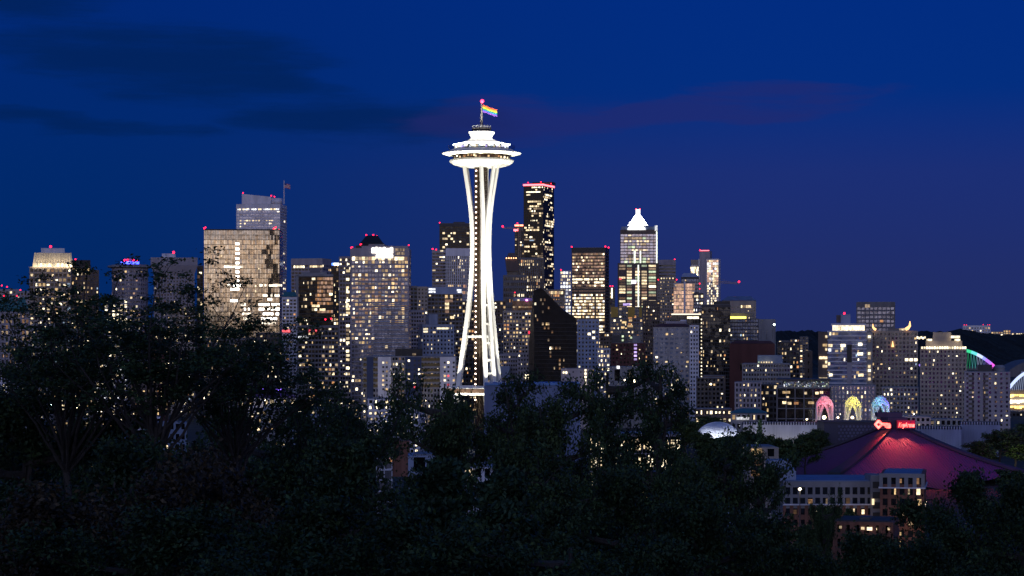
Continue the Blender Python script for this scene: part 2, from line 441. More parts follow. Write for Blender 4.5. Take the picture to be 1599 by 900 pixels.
def B(name, cat, label, xa, xb, yt, Y, wall='pale', glass='dark', fp=6.0, bp=6.0, pw=.3, sh=.35, r=.35, lit=.2, mode='apt', pal='apt',
      top=3.0, side=0.0, th=0.0, D=None, lim=100, seed=None, yb=None, roof='roof', full=(), slabs=True, piers=True, mask=None, group=None):
    """xa..xb front face and its right (side>0) or left (side<0) flank in pixels; fp, bp floor and bay pitch in pixels"""
    lit = min(1.0, lit * 1.2); s = Bld(); rnd = random.Random(seed if seed is not None else (hash_(label)))
    k = Y / F; s.k = k; s.Y = Y
    s.pxc = (xa + xb) / 2; xc = (s.pxc - 799.5) * k
    phi = math.atan2(xc, Y)
    if D is None: D = max(10.0, (xb - xa) * k * .8)
    if side: th = math.asin(max(-.8, min(.8, side * k / D)))
    else: th = R(th)
    s.th = th; s.D = D
    yaw = -phi - th
    W = (xb - xa) * k / math.cos(th)
    nx, ny = math.sin(yaw), -math.cos(yaw)          # outward normal of the front
    cx = xc - nx * D / 2; cy = Y - ny * D / 2
    H = zpx(yt, Y); s.top = H; s.r = r; s.W = W
    root = empty(name, (cx, cy, 0), yaw, label, cat, group); s.root = root
    fh = fp * k; topm = top * k
    z0g = zpx(yb, Y) if yb else 0.0
    nf = max(1, int(round((H - topm - max(z0g, 0)) / fh))); 
    zb = H - topm - nf * fh
    nb = max(1, int(round(W / (bp * k)))); bw = W / nb
    nbd = max(1, int(round(D / (bp * k)))); bd = D / nbd
    # glazing core
    m = MB(); m.box(-W / 2, W / 2, -D / 2, D / 2, min(0, zb), H - topm * .5); m.build('glazing', GLASS[glass], root)
    m = MB()
    sp = sh * fh
    e = r * .96
    m.box(-W / 2 - r, W / 2 + r, -D / 2 - r, D / 2 + r, H - topm, H)             # parapet
    if zb > .3: m.box(-W / 2 - r, W / 2 + r, -D / 2 - r, D / 2 + r, 0, zb)
    if slabs:
        for i in range(nf):
            z = zb + i * fh
            m.box(-W / 2 - e, W / 2 + e, -D / 2 - e, D / 2 + e, z + .01, z + sp)
    if piers:
        q = r * .80; p2 = bw * pw / 2
        for j in range(nb + 1):
            x = -W / 2 + j * bw
            xl, xr = max(x - p2, -W / 2 - q), min(x + p2, W / 2 + q)
            if j == 0: xl = -W / 2 - q
            if j == nb: xr = W / 2 + q
            m.box(xl, xr, -D / 2 - q, -D / 2 + .3, zb, H - topm + .05)
        p2 = bd * pw / 2
        for j in range(1, nbd):
            y = -D / 2 + j * bd
            m.box(W / 2 - .3, W / 2 + q, y - p2, y + p2, zb, H - topm + .05)
            m.box(-W / 2 - q, -W / 2 + .3, y - p2, y + p2, zb, H - topm + .05)
    m.build('wall', WALL[wall], root)
    m = MB(); m.box(-W / 2 + .6, W / 2 - .6, -D / 2 + .6, D / 2 - .6, H - .2, H + .25); 
    m.build('roof', WALL[roof], root)
    # lit rooms
    pan = PAL[pal]; keys = list(pan); wts = [pan[q_] for q_ in keys]
    def cells(nb_, p):
        out = []
        for i in range(nf):
            if i in full or (nf - 1 - i) in full:
                for j in range(nb_): out.append((i, j, rnd.choice(['cream', 'bright', 'cream', 'warm'])))
                continue
            if mode == 'office':
                if rnd.random() < p * 1.6:
                    n = rnd.randint(1, max(1, int(nb_ * .8))); a = rnd.randint(0, max(0, nb_ - n)); c = rnd.choices(keys, wts)[0]
                    for j in range(a, a + n):
                        if rnd.random() < .85: out.append((i, j, c if rnd.random() < .7 else rnd.choices(keys, wts)[0]))
                else:
                    for j in range(nb_):
                        if rnd.random() < p * .25: out.append((i, j, rnd.choices(keys, wts)[0]))
            else:
                for j in range(nb_):
                    if rnd.random() < p: out.append((i, j, rnd.choices(keys, wts)[0]))
        return out
    ww = bw * (1 - (pw if piers else .06)) * .98; wh = (fh - (sp if slabs else .1)) * .96
    front = cells(nb, lit)
    if mask: front = [c for c in front if rnd.random() < mask(c[0] / nf, c[1] / nb)]
    rank = dict(bright=0, white=1, cream=2, cool=3, green=3, warm=3)
    front.sort(key=lambda c: rank.get(c[2], 5))
    def rect(face, i, j):
        z = zb + i * fh + (sp if slabs else 0) + wh / 2 + (fh - sp) * .02
        if face == 0: return (-W / 2 + (j + .5) * bw, -D / 2 - r * .35, z)
        x = (W / 2 + r * .35) * (1 if face == 1 else -1)
        return (x, -D / 2 + (j + .5) * bd, z)
    ind = front[:lim] if lim else []
    cache = {}
    for i, j, c in ind:
        if c not in cache:
            q = MB(); q.box(-ww / 2, ww / 2, -.03, .06, -wh / 2, wh / 2)
            cache[c] = q.build('window', LIT[c], root); o = cache[c]
        else:
            o = cache[c].copy(); link(o, root)
        o.location = rect(0, i, j); q_ = rnd.choice([.95, .8, .65, .55, .45, .35]); o.scale = (q_, 1, rnd.choice([.95, .8, .65, .5]))
        if q_ < 1: o.location.x += ww * (1 - q_) * rnd.choice([-.5, .5])
    rest = [(0, c) for c in front[len(ind):]]
    wd = bd * (1 - (pw if piers else .06)) * .98
    sides = [(1, c) for c in cells(nbd, lit * .8)] if (side > 0 or phi + th < -.02) else []
    sides += [(2, c) for c in cells(nbd, lit * .8)] if (side < 0 or phi + th > .02) else []
    if rest or sides:
        q = MB(); used = []
        for fc, (i, j, c) in rest + sides:
            if c not in used: used.append(c)
            q.mi = used.index(c)
            x, y, z = rect(fc, i, j)
            if fc == 0: q.box(x - ww / 2, x + ww / 2, y - .03, y + .06, z - wh / 2, z + wh / 2)
            else: q.box(x - .04, x + .04, y - wd / 2, y + wd / 2, z - wh / 2, z + wh / 2)
        o = q.build('window', [LIT[c] for c in used], root)
        o['kind'] = 'stuff'
    s.nf, s.nb, s.zb, s.fh, s.bw = nf, nb, zb, fh, bw
    return s
def hash_(t):
    h = 0
    for ch in t: h = (h * 131 + ord(ch)) & 0xffffff
    return h

# --- far left, behind the spreading tree
b = B('low_block', 'building', 'pale block with a greenish roof at the far left edge of the skyline', -30, 45, 487, 1800, 'lavender', 'dark', 9, 6.5, .45, .35, lit=.34, pal='dim', lim=60)
m = MB(); m.frustum(b.lx(-30), b.lx(45), -b.D / 2, b.D / 2, b.top + .26, b.lx(-22), b.lx(38), -b.D / 2 + 8, b.D / 2 - 8, zpx(464, 1800)); m.build('hip_roof', WALL['teal'], b.root)
for x, y in ((6, 462), (26, 462)): b.beacon(x, y, 6)
b = B('hill_block', 'building', 'small pale block on the far left hill with red roof lights', -12, 30, 452, 3000, 'lavender', 'dark', 6, 5, .4, .4, lit=.15, lim=0)
for x, y in ((3, 446), (11, 448), (17, 451)): b.beacon(x, y, 3)
b = B('hill_block', 'building', 'narrow pale block left of the flared crown tower with one red roof light', 27, 47, 455, 2900, 'lavender', 'dark', 6, 5, .4, .4, lit=.25, lim=0)
b.beacon(32, 453, 3)
b = B('crown_tower', 'tower', 'floodlit tower with a flared fluted crown and a red beacon at far left', 47, 110, 417, 2000, 'beige', 'dark', 7.5, 6, .3, .35, lit=.5, pal='apt')
CROWN = surf('crown_cladding', (.66, .58, .44), .6)
m = MB(); m.frustum(b.lx(51), b.lx(113), -b.D / 2 - 2, b.D / 2 + 2, b.top - .1, b.lx(54), b.lx(111), -b.D / 2 + .3, b.D / 2 - .3, zpx(395, 2000))
for i in range(15):
    x0 = b.lx(51.5 + i * 4.05); x1 = b.lx(54.2 + i * 3.85)
    m.frustum(x0, x0 + .7, -b.D / 2 - 2.7, -b.D / 2, b.top - .1, x1, x1 + .7, -b.D / 2 - .4, -b.D / 2 + 2, zpx(395.5, 2000))
m.build('crown', CROWN, b.root)
b.box('penthouse', 64.5, 100.5, 387.5, 396, WALL['white'])
for i in range(9):
    x = 56 + i * 6.6
    b.lit(x, x + 3, 412, 417, 'bright', 'crown_floodlight', 2.9)
b.beacon(79, 384.5, 12, 1.8)
for i in range(6):
    l = bpy.data.lights.new('crown_spot', 'SPOT'); l.energy = 3000; l.spot_size = R(120); l.color = (1, .84, .58); l.shadow_soft_size = 1
    o = bpy.data.objects.new('crown_spot', l); link(o, b.root); o.location = (b.lx(56 + i * 10.5), -b.D / 2 - 7, b.top - 1.5); o.rotation_euler = (R(148), 0, 0)
b = B('dark_top_tower', 'tower', 'brown tower with a dark ribbed top right of the flared crown tower', 112, 141, 416, 2150, 'brown', 'dark', 7, 5.5, .35, .35, lit=.42)
m = MB(); m.box(b.lx(113), b.lx(141), -b.D / 2 - .2, b.D / 2, b.top, zpx(406.5, 2150))
for i in range(8): m.box(b.lx(113 + i * 3.6), b.lx(114 + i * 3.6), -b.D / 2 - 1, -b.D / 2, b.top, zpx(406, 2150))
m.build('ribbed_top', WALL['black'], b.root); b.beacon(118, 405, 2)
b = B('brown_block', 'building', 'plain brown block peeking between the dark top tower and the round hotel', 141, 154, 422, 2300, 'brown', 'dark', 6, 5, .6, .5, lit=.1, lim=0)

# the round hotel tower
def round_tower():
    Y = 2200; k = k_at(Y); xc = 198.5
    c = P(xc, 530, Y); rad = 27 * k; H = zpx(419, Y)
    root = empty('round_hotel', (c.x, Y + rad, 0), 0, 'round hotel tower with a blue lit roof ring and red lights', 'tower')
    m = MB(); m.lathe([(rad, 0), (rad, H)], 64); m.build('glazing', GLASS['soft'], root)
    m = MB(); n = int(H / (6.8 * k))
    for i in range(n):
        z = H - i * 6.8 * k; m.lathe([(rad + .5, z - 2.2), (rad + .5, z)], 64)
    for j in range(40):
        a = math.pi * 2 * j / 40; x, y = math.cos(a) * (rad + .3), math.sin(a) * (rad + .3)
        m.box(x - .35, x + .35, y - .35, y + .35, 0, H)
    m.build('wall', WALL['lavender'], root)
    m = MB(); m.lathe([(rad + 1, H), (rad + 5, H + 1.2), (rad + 5, H + 2.6), (rad, H + 4)], 64); m.build('roof_disc', WALL['grey'], root)
    BL = glow('neon_blue', (.06, .10, 1), 5)
    m = MB(); m.lathe([(rad - 8, H + 4), (rad - 8, H + 7)], 48); m.build('roof_ring', BL, root)
    m = MB(); m.lathe([(rad - 12, H + 7), (rad - 12, H + 9.5)], 32); m.build('penthouse', WALL['grey'], root)
    for x, y in ((192, 406), (196.5, 406), (205.5, 406), (210, 406.5)):
        p = P(x, y, Y); m = MB(); m.sphere((p.x - c.x, -6, p.z), 1.1, 8, 6); m.mi = 1; m.box(p.x - c.x - .15, p.x - c.x + .15, -6.15, -5.85, H + 9, p.z - .8)
        m.build('beacon_light', [RED, WALL['steel']], root)
    r = random.Random(5); cache = {}
    for i in range(n):
        for j in range(40):
            a = math.pi * (1 + (j + .5) / 20)
            if j > 19: continue
            z = H - i * 6.8 * k - 2.2 - 1.1
            p = .62 if 9 <= i <= 15 and j < 15 else .10
            if r.random() > p: continue
            c_ = r.choice(['peach', 'warm', 'cream', 'peach', 'dim', 'bright'])
            if c_ not in cache:
                q = MB(); q.box(-1.1, 1.1, -.05, .05, -.9, .9); o = q.build('window', LIT[c_], root); cache[c_] = o
            else: o = cache[c_].copy(); link(o, root)
            o.location = (math.cos(a) * (rad + .12), math.sin(a) * (rad + .12), z); o.rotation_euler = (0, 0, a + math.pi / 2)
round_tower()
b = B('overhang_tower', 'tower', 'concrete tower with an overhanging top and a starry red beacon', 241, 303, 414, 2050, 'lavender', 'dark', 5.2, 4.6, .55, .5, lit=.10, lim=60, top=9)
m = MB(); m.frustum(-b.W / 2 - .3, b.W / 2 + .3, -b.D / 2 - .3, b.D / 2 + .3, zpx(428, 2050), -b.W / 2 - 3, b.W / 2 + 3, -b.D / 2 - 3, b.D / 2 + 3, zpx(415, 2050))
m.box(-b.W / 2 - 3, b.W / 2 + 3, -b.D / 2 - 3, b.D / 2 + 3, zpx(414.9, 2050), zpx(402.5, 2050)); m.build('overhang', WALL['lavender'], b.root)
b.box('penthouse', 253, 274, 396, 403, WALL['white']); b.beacon(271, 394, 5, 1.9)
b = B('thin_tower', 'tower', 'thin dark tower squeezed beside the golden glass block', 308, 317, 415, 2250, 'dark', 'black', 6, 4, .2, .2, lit=.2, lim=0)
b.lit(311, 315, 425, 428, 'bright')

# mid-height blocks seen through the spreading tree
for nm, lb, xa, xb, yt, Y, wl, lt, pl in (
    ('apartment_block', 'grey apartment block with many lit rooms low behind the left tree', 50, 84, 506, 1650, 'grey', .35, 'apt'),
    ('apartment_block', 'dark apartment block under the flared crown tower', 92, 132, 492, 1750, 'mid', .35, 'apt'),
    ('office_block', 'office block with rows of warm square windows behind the tree branches', 163, 199, 466, 1800, 'pale', .62, 'bright'),
    ('office_block', 'bright white lit office block low behind the forked trunk', 150, 198, 560, 1500, 'lavender', .68, 'white'),
    ('apartment_block', 'red brown apartment block with small windows left of the golden block', 236, 262, 515, 1600, 'redbrown', .35, 'yellow'),
    ('apartment_block', 'tan block with arched top half hidden by branches', 262, 304, 478, 1750, 'beige', .32, 'apt'),
    ('office_block', 'grey office block below the golden glass building', 318, 400, 528, 1650, 'mid', .22, 'apt'),
    ('apartment_block', 'slim dark block with one column of lamps under the golden glass building', 400, 440, 520, 1600, 'dark', .12, 'bright'),
    ('low_block', 'low brick block at street level behind the left branches', 205, 245, 585, 1300, 'brown', .4, 'apt'),
    ('low_block', 'low white block at street level at the far left', -10, 40, 590, 1350, 'white', .35, 'bright'),
    ('low_block', 'low dark shopfront block left of the forked trunk', 84, 150, 600, 1280, 'dark', .4, 'yellow')):
    B(nm, 'building', lb, xa, xb, yt, Y, wl, 'dark', 7, 6, .35, .4, lit=lt, pal=pl, lim=70)

# the golden mirror block
b = B('mirror_office', 'office building', 'wide golden mirror glass office block with bright lit floors', 319, 436, 358.5, 1900, 'black', 'black', 7.5, 200, .02, .06, lit=0, top=1.5, side=7, piers=False, slabs=False, roof='roofdark', r=.2)
GOLD = []
for i, c in enumerate([(.82, .65, .40), (.74, .58, .35), (.86, .70, .45), (.52, .44, .32)]):
    GOLD.append(glassy('gold_mirror_tint_' + 'abcd'[i], c, .16, 1.0, wob=.012, sc=.5))
m = MB(); rr = random.Random(11); nc = 46; pw_ = b.W / nc; nr = int(b.top / (7.5 * b.k))
for i in range(nr):
    z1 = b.top - .9 - i * 7.5 * b.k; z0 = z1 - 7.5 * b.k + .42
    for j in range(nc):
        if i in (9,) and rr.random() < .02: continue
        x0 = -b.W / 2 + j * pw_ + .10; x1 = x0 + pw_ - .20
        ty = rr.gauss(0, .010); tx = rr.gauss(0, .006)
        u_ = 41.2 + 2.2 * math.sin(i * .9) - (2.5 if i in (3, 4) else 0); 
        if abs(j - u_) < (3.2 if i > 3 else 2.2) * (.8 + .3 * math.sin(i * 2.1)) and i < 14 and rr.random() < .86: ty = -.05 - rr.random() * .06  # panels tipped down here, shaped to show a dark reflected patch
        y = -b.D / 2 - .25
        dx = (x1 - x0) / 2 * tx; dz = (z1 - z0) / 2 * ty
        m.mi = rr.choice([0, 0, 1, 2, 2, 3]) if i > 1 else 3
        m.add([(x0, y - dx - dz, z0), (x1, y + dx - dz, z0), (x1, y + dx + dz, z1), (x0, y - dx + dz, z1)], [(0, 1, 2, 3)])
for i in range(nr):
    z1 = b.top - .9 - i * 7.5 * b.k; z0 = z1 - 7.5 * b.k + .42; x = b.W / 2 + .25
    n2 = int(b.D / pw_)
    for j in range(n2):
        y0 = -b.D / 2 + j * pw_ + .1; y1 = y0 + pw_ - .2; m.mi = rr.choice([0, 1, 3])
        m.add([(x, y0, z0), (x, y1, z0), (x + rr.gauss(0, .02), y1, z1), (x + rr.gauss(0, .02), y0, z1)], [(0, 1, 2, 3)])
m.build('mirror_panels', GOLD, b.root)
hot = glow('lit_hot', (1, .93, .80), 9, .4); hot2 = glow('lit_hot_soft', (1, .86, .66), 2.2, .5)
for y in (381, 389, 396, 404, 411, 418, 425, 432, 439): b.lit(368, 373.5, y - 1.6, y + 1.6, hot)
for y, a, c, mt in ((417, 350, 380, hot2), (446, 356, 376, hot), (452, 360, 374, hot), (446, 405, 440, hot2), (462, 410, 436, hot2), (470, 360, 372, hot), (468, 414, 428, hot),
                    (476, 376, 392, hot2), (476, 404, 436, hot), (483, 378, 390, hot), (483, 404, 436, hot), (490.5, 378, 392, hot2), (490.5, 408, 436, hot), (498, 380, 390, hot2), (498, 408, 432, hot), (505, 408, 430, hot2)):
    x = a
    while x < c:
        w_ = min(rr.uniform(2.3, 5), c - x)
        if rr.random() < .86 and w_ > .8: b.lit(x, x + w_, y - 1.9, y + 1.6, mt)
        x += w_ + .35
for x, y in ((345, 400), (352, 410), (386, 446), (398, 455), (385, 462), (403, 420), (398, 447)): b.lit(x, x + 2, y - 1.5, y + 1.5, 'cream')
for x, y in ((319, 357), (321, 355.5), (427, 357), (430, 355), (435, 359)): b.beacon(x, y, 1, 1.0)

# tall pale tower behind it with the flag
b = B('stepped_tower', 'tower', 'tall lavender tower with a sloped white penthouse and a flag pole', 369.5, 437, 319, 2900, 'white', 'soft', 4.6, 5, .12, .45, lit=.16, mode='office', pal='cream', top=6, side=11, lim=100, full=())
m = MB()
z0 = b.top; m.add([(b.lx(377), -b.D / 2 + 3, z0), (b.lx(422), -b.D / 2 + 3, z0), (b.lx(422), b.D / 2, z0), (b.lx(377), b.D / 2, z0),
                   (b.lx(377), -b.D / 2 + 3, zpx(302.5, 2900)), (b.lx(422), -b.D / 2 + 3, zpx(307.5, 2900)), (b.lx(422), b.D / 2, zpx(307.5, 2900)), (b.lx(377), b.D / 2, zpx(302.5, 2900))],
                  [(0, 3, 2, 1), (4, 5, 6, 7), (0, 1, 5, 4), (1, 2, 6, 5), (2, 3, 7, 6), (3, 0, 4, 7)])
m.build('penthouse', WALL['white'], b.root)
m = MB(); m.lathe([(10 * b.k, b.top), (10 * b.k, zpx(309.5, 2900))], 40, b.lx(428), -b.D / 2 + 12); m.build('roof_drum', WALL['white'], b.root, True)
m = MB(); m.tube([(b.lx(443), -b.D / 2 + 1, b.top), (b.lx(443), -b.D / 2 + 1, zpx(282, 2900))], [.8, .5], 8); m.build('flag_pole', WALL['white'], b.root)
for x, y in ((378, 301), (422, 305.5), (427, 307)): b.beacon(x, y, 6, 1.3)
for i in range(24):
    x = 371 + i * 2.7
    if rr.random() < .9: b.lit(x, x + 2.2, 326, 328.3, rr.choice(['bright', 'cream', 'white']))
fp_ = b.root.matrix_basis @ Vector((b.lx(443.6), -b.D / 2 + 1, zpx(287, 2900)))
def flag(name, label, p, w, h, stripes, droop, wave, canton=None, cells=14, th=.05):
    """cloth flag: hoisted at p (top of hoist), stripes each in their own material"""
    m = MB(); n = len(stripes)
    def pt(u, v): return (w * u, math.sin(u * 7 + v * 1.2) * wave * (.3 + u), -h * v - droop * u * u ** .2 + math.sin(u * 6) * h * .05)
    for i in range(n):
        for j in range(cells):
            u0, u1 = j / cells, (j + 1) / cells; v0, v1 = i / n, (i + 1) / n
            q = [pt(u0, v0), pt(u1, v0), pt(u1, v1), pt(u0, v1)]
            m.mi = stripes[i]
            if canton and u1 <= .42 and v1 <= .55: m.mi = canton
            m.add(q, [(3, 2, 1, 0)])
    return m, p
WHITEC = surf('flag_white', (.75, .74, .75), .8); REDF = surf('flag_red', (.55, .05, .06), .8); BLUEF = surf('flag_blue', (.04, .05, .25), .8)
m, p = flag('', '', fp_, 9 * k_at(2900), 7 * k_at(2900), [1, 0, 1, 0, 1, 0, 1], 1.2, .8, canton=2)
o = m.build('striped_flag', [WHITEC, REDF, BLUEF], None, loc=tuple(p)); tag(o, 'pale striped flag with a dark canton flying above the lavender tower', 'flag')

# between the mirror block and the residential tower
b = B('lavender_office', 'office building', 'lavender office tower with one brightly lit row near its top', 455, 503, 404, 2700, 'lavender', 'dark', 5.6, 6, .22, .42, lit=.12, mode='office', top=10, side=14, lim=60)
for i in range(7): b.lit(459 + i * 2.4, 461 + i * 2.4, 415, 418.5, 'bright')
for i in range(5): b.lit(484 + i * 4, 487.4 + i * 4, 415, 418, rr.choice(['cream', 'dim']))
b = B('roof_sign_tower', 'tower', 'dark tower with a glowing blue and white roof sign', 517.5, 532, 410, 2400, 'dark', 'black', 6, 4, .25, .25, lit=.3, lim=40)
b.lit(521, 531, 411, 414.5, glow('sign_white', (.85, .92, 1), 4), 'sign_panel', .6); b.lit(518, 521, 411, 414.5, glow('sign_blue', (.08, .2, 1), 4), 'sign_panel', .6)
b = B('white_grid_block', 'building', 'slim white gridded block with a blue roof left of the dark glass tower', 441, 463, 464, 1650, 'white', 'dark', 5.4, 5.2, .28, .45, lit=.14, pal='yellow', top=4)
m = MB(); m.frustum(b.lx(440), b.lx(464), -b.D / 2 - 1, b.D / 2 + 1, b.top + .3, b.lx(444), b.lx(461), -b.D / 2 + 5, b.D / 2 - 5, zpx(456, 1650)); m.build('hip_roof', WALL['teal'], b.root)
b.lit(441, 453, 515.5, 519, 'red', 'sign_panel', .5)
b = B('dark_glass_tower', 'tower', 'dark glass tower whose right half glows orange on every floor', 462, 520, 431, 1750, 'black', 'black', 6.4, 2.9, .14, .3, lit=.09, pal='yellow', top=2.5, lim=60)
m = MB(); m.box(b.lx(461.6), b.lx(466.3), -b.D / 2 - .8, b.D / 2, 0, b.top + .5); m.box(b.lx(461.6), b.lx(520.3), -b.D / 2 - .8, b.D / 2, b.top - .4, b.top + 1.3); m.build('edge_frame', WALL['grey'], b.root)
for i in range(10):
    y = 433.5 + i * 6.4
    if i in (7, 9): continue
    for j in range(8):
        x = 495.5 + j * 3.05 - (3 if i in (4, 5) else 0)
        b.lit(x, x + 2.85, y, y + 4.3, rr.choice(['peach', 'peach', 'orange', 'dimwarm', 'peach']), out=.02)
for x, y, w_ in ((487, 434, 5), (487, 476, 6), (494, 476, 5), (491, 482, 4), (499, 482, 9), (487, 482, 3), (514, 458, 5), (484, 458, 2), (471, 477, 2), (476, 477, 3)): b.lit(x, x + w_, y, y + 3.6, rr.choice(['bright', 'cream']), out=.3)
b.box('roof_plant', 470, 510, 425, 431, WALL['grey']); b.box('roof_plant', 484, 500, 418, 426, WALL['mid'])
for x, y in ((508, 499), (517, 498)): b.beacon(x, y, -.5, 1.0)
b = B('street_office', 'office building', 'dark office with a lit white band and red lamps below the dark glass tower', 466, 528, 509, 1500, 'mid', 'black', 7, 5, .2, .4, lit=.22, pal='yellow', lim=60)
b.lit(465, 481, 525, 528, 'white'); 
for x in (482, 492): b.lit(x, x + 3, 515, 520, 'red', 'sign_panel', .6)
b = B('parking_garage', 'garage', 'pale parking garage with dark horizontal decks left of the residential tower', 497, 530, 540, 1560, 'lavender', 'black', 7.2, 40, .1, .55, lit=0, r=.8, piers=False, top=4)
for y, a, c in ((579, 505, 529), (586, 504, 529)): 
    for i in range(8):
        if rr.random() < .8: b.lit(a + i * 3, a + i * 3 + 2.6, y - 1.2, y + 1.6, 'white')
# residential tower with the sign
b = B('pyramid_roof_tower', 'tower', 'dark stepped pyramid roof with three red lights rising behind the residential tower', 556, 607, 384, 2300, 'black', 'black', 6, 5, .3, .3, lit=.05, lim=0, roof='roofdark', D=50)
m = MB(); m.frustum(b.lx(559), b.lx(604), -b.D / 2 + 2, b.D / 2 - 2, b.top, b.lx(563), b.lx(598), -b.D / 2 + 4, b.D / 2 - 4, zpx(379, 2300))
m.frustum(b.lx(563), b.lx(598), -b.D / 2 + 4, b.D / 2 - 4, zpx(379, 2300), b.lx(572), b.lx(590), -b.D / 2 + 15, b.D / 2 - 15, zpx(367, 2300)); m.build('pyramid_roof', WALL['black'], b.root)
for x, y in ((572, 366), (583, 366), (589, 367.5)): b.beacon(x, y, 18, 1.25)
b = B('residential_tower', 'tower', 'large pale residential tower with a glowing roof sign and warm curtained windows', 549, 637, 388, 1600, 'lavender', 'soft', 6.6, 5.2, .16, .34, lit=.42, top=13, side=4, r=.9, pal='apt', seed=4, mask=lambda v, u: .12 if (u > .4 and v < .58) else (.45 if v < .45 else 1))
b.box('roof_step', 565, 637, 384.5, 390, WALL['lavender'], -.8, 20); b.box('roof_plant', 575, 600, 381, 386, WALL['grey'], 4, 16)
m = MB()
SIGN = glow('sign_warm_white', (1, .93, .80), 4)
for x0, x1, y0, y1 in ((580.3, 585.6, 387, 395.8), (585.4, 591.2, 386.2, 396), (591, 597.2, 387.2, 396), (597, 603.4, 386.5, 396), (603.2, 609.4, 388.2, 396), (608.6, 614, 386.5, 396), (587, 614, 395.8, 398.6)):
    xa, xb = b.lx(x0 + .35), b.lx(x1 - .35); z0, z1 = zpx(y1 - .35, 1600), zpx(y0, 1600); c = (xb - xa) * .28
    m.prism([(xa, z0), (xb, z0), (xb, z1 - c), (xb - c, z1), (xa + c, z1), (xa, z1 - c)], -b.D / 2 - 1.5, -b.D / 2 - 1.0)
m.build('roof_sign', SIGN, b.root)
b.box('sign_backing', 579, 632, 386, 399.5, WALL['lavender'], -.98, -.9)
for i in range(6):
    for y in (388.3, 394): b.lit(617.5 + i * 2.4, 619.6 + i * 2.4, y, y + 4.4, 'dim')
for i in range(17):
    if i not in (7, 10): b.lit(550 + i * 5.1, 554.5 + i * 5.1, 401.3, 406.8, rr.choice(['cream', 'dim', 'cream', 'bright', 'peach']), out=.02)
for i in range(5, 16):
    for j in range(17):
        if rr.random() < .50 and not (i > 11 and j > 7): b.lit(550.2 + j * 5.1, 554.3 + j * 5.1, 403 + i * 6.55, 406.9 + i * 6.55, rr.choice(['peach', 'dim', 'dimwarm', 'peach']), out=-.4)
for x, y in ((548, 387), (550, 386), (562.5, 382), (564, 381.5), (638, 383)): b.beacon(x, y, 1, .75)
m = MB()
for i in range(14): m.box(b.lx(583), b.lx(637.2), -b.D / 2 - 2.4, -b.D / 2 - .95, zpx(476 + i * 6.6, 1600) - .25, zpx(476 + i * 6.6, 1600) + .35)
m.build('balcony', WALL['blue'], b.root)
b = B('residential_wing', 'tower', 'narrow gridded wing standing left of the residential tower with a lit stair column', 530.5, 548, 401, 1640, 'lavender', 'dark', 6.6, 4.4, .2, .4, lit=.2, top=3, pal='bright', r=.6)
for i in range(26):
    if rr.random() < .8: b.lit(540.5, 544.5 + rr.random() * 2, 408 + i * 6.6, 412 + i * 6.6, rr.choice(['cream', 'bright', 'dim']))
# colour-block apartment house
b = B('colour_block_apartments', 'apartment building', 'long apartment house striped in navy, white and olive panels left of the needle tower', 567, 712, 557, 1400, 'grey', 'black', 8.2, 5.0, .45, .5, lit=.34, pal='apt', top=1.6, seed=12)
for xa, xb, mt in ((573, 583, 'navy'), (590, 610.5, 'white'), (633, 658, 'navy'), (687, 711, 'white')):
    m = MB(); m.box(b.lx(xa), b.lx(xb), -b.D / 2 - .75, -b.D / 2 - .36, 0, b.top - .3); m.build('wall_panel', WALL[mt], b.root)
for xa, xb in ((567.5, 573), (583, 590), (658, 687)):
    for i in range(6):
        m = MB(); m.box(b.lx(xa), b.lx(xb), -b.D / 2 - .7, -b.D / 2 - .36, b.top - 1 - i * 8.2 * b.k - 1.6, b.top - 1 - i * 8.2 * b.k)
        m.build('balcony_rail', WALL['olive'], b.root)
dk = glow('unlit_pane', (.3, .3, .5), .01)
for i in range(7):
    for x in (597, 602.5, 637, 646, 653, 693, 698.5, 707):
        y = 561 + i * 6.9 - (3 if x in (637, 646, 653) else 0)
        if rr.random() < .42: b.lit(x, x + 3, y + 4, y + 7, rr.choice(['cream', 'bright', 'warm', 'bright', 'red']), out=.5)
        else: b.lit(x, x + 3, y + 4, y + 7, dk, out=.5)
b.box('penthouse', 617, 660, 545, 557.2, WALL['black']); b.box('chimney', 627, 632, 541, 546, WALL['mid'])
b.lit(644, 649.5, 552, 555, 'dim', 'sign_panel', -4.5)
b = B('white_apartment_tower', 'apartment building', 'white blue apartment tower with a box penthouse left of the needle tower', 660, 708.5, 507, 1650, 'blue', 'dark', 6.4, 5.4, .55, .5, lit=.10, top=4, side=-8)
b.box('penthouse', 671, 684.5, 491, 507.4, WALL['blue'])
for x, w_, y in ((661, 7, 514), (661, 7, 518), (682, 18, 513), (676, 4, 519)): b.lit(x, x + w_, y - 1.3, y + 1.5, rr.choice(['cream', 'bright']))
B('brown_block', 'apartment building', 'tan block with one bright sign window right of the residential tower', 652, 668, 448, 2150, 'beige', 'dark', 6, 5, .5, .5, lit=.12, lim=30)
B('dark_block', 'building', 'narrow dark block right beside the residential tower', 640, 652, 447, 2250, 'mid', 'black', 6, 5, .3, .4, lit=.08, lim=20)
B('grid_block', 'apartment building', 'low pale gridded block between the residential tower and the white apartment tower', 638, 662, 485, 1750, 'lavender', 'dark', 6, 4.2, .3, .45, lit=.12, lim=40)
b = B('balcony_tower', 'tower', 'dark balcony tower with a blue white top and bright corner panels', 668, 722, 459, 1900, 'mid', 'black', 6.2, 5.5, .2, .4, lit=.16, pal='yellow', top=1, lim=60)
b.box('roof_block', 669, 722, 448, 459.5, WALL['blue'], -.4, 20)
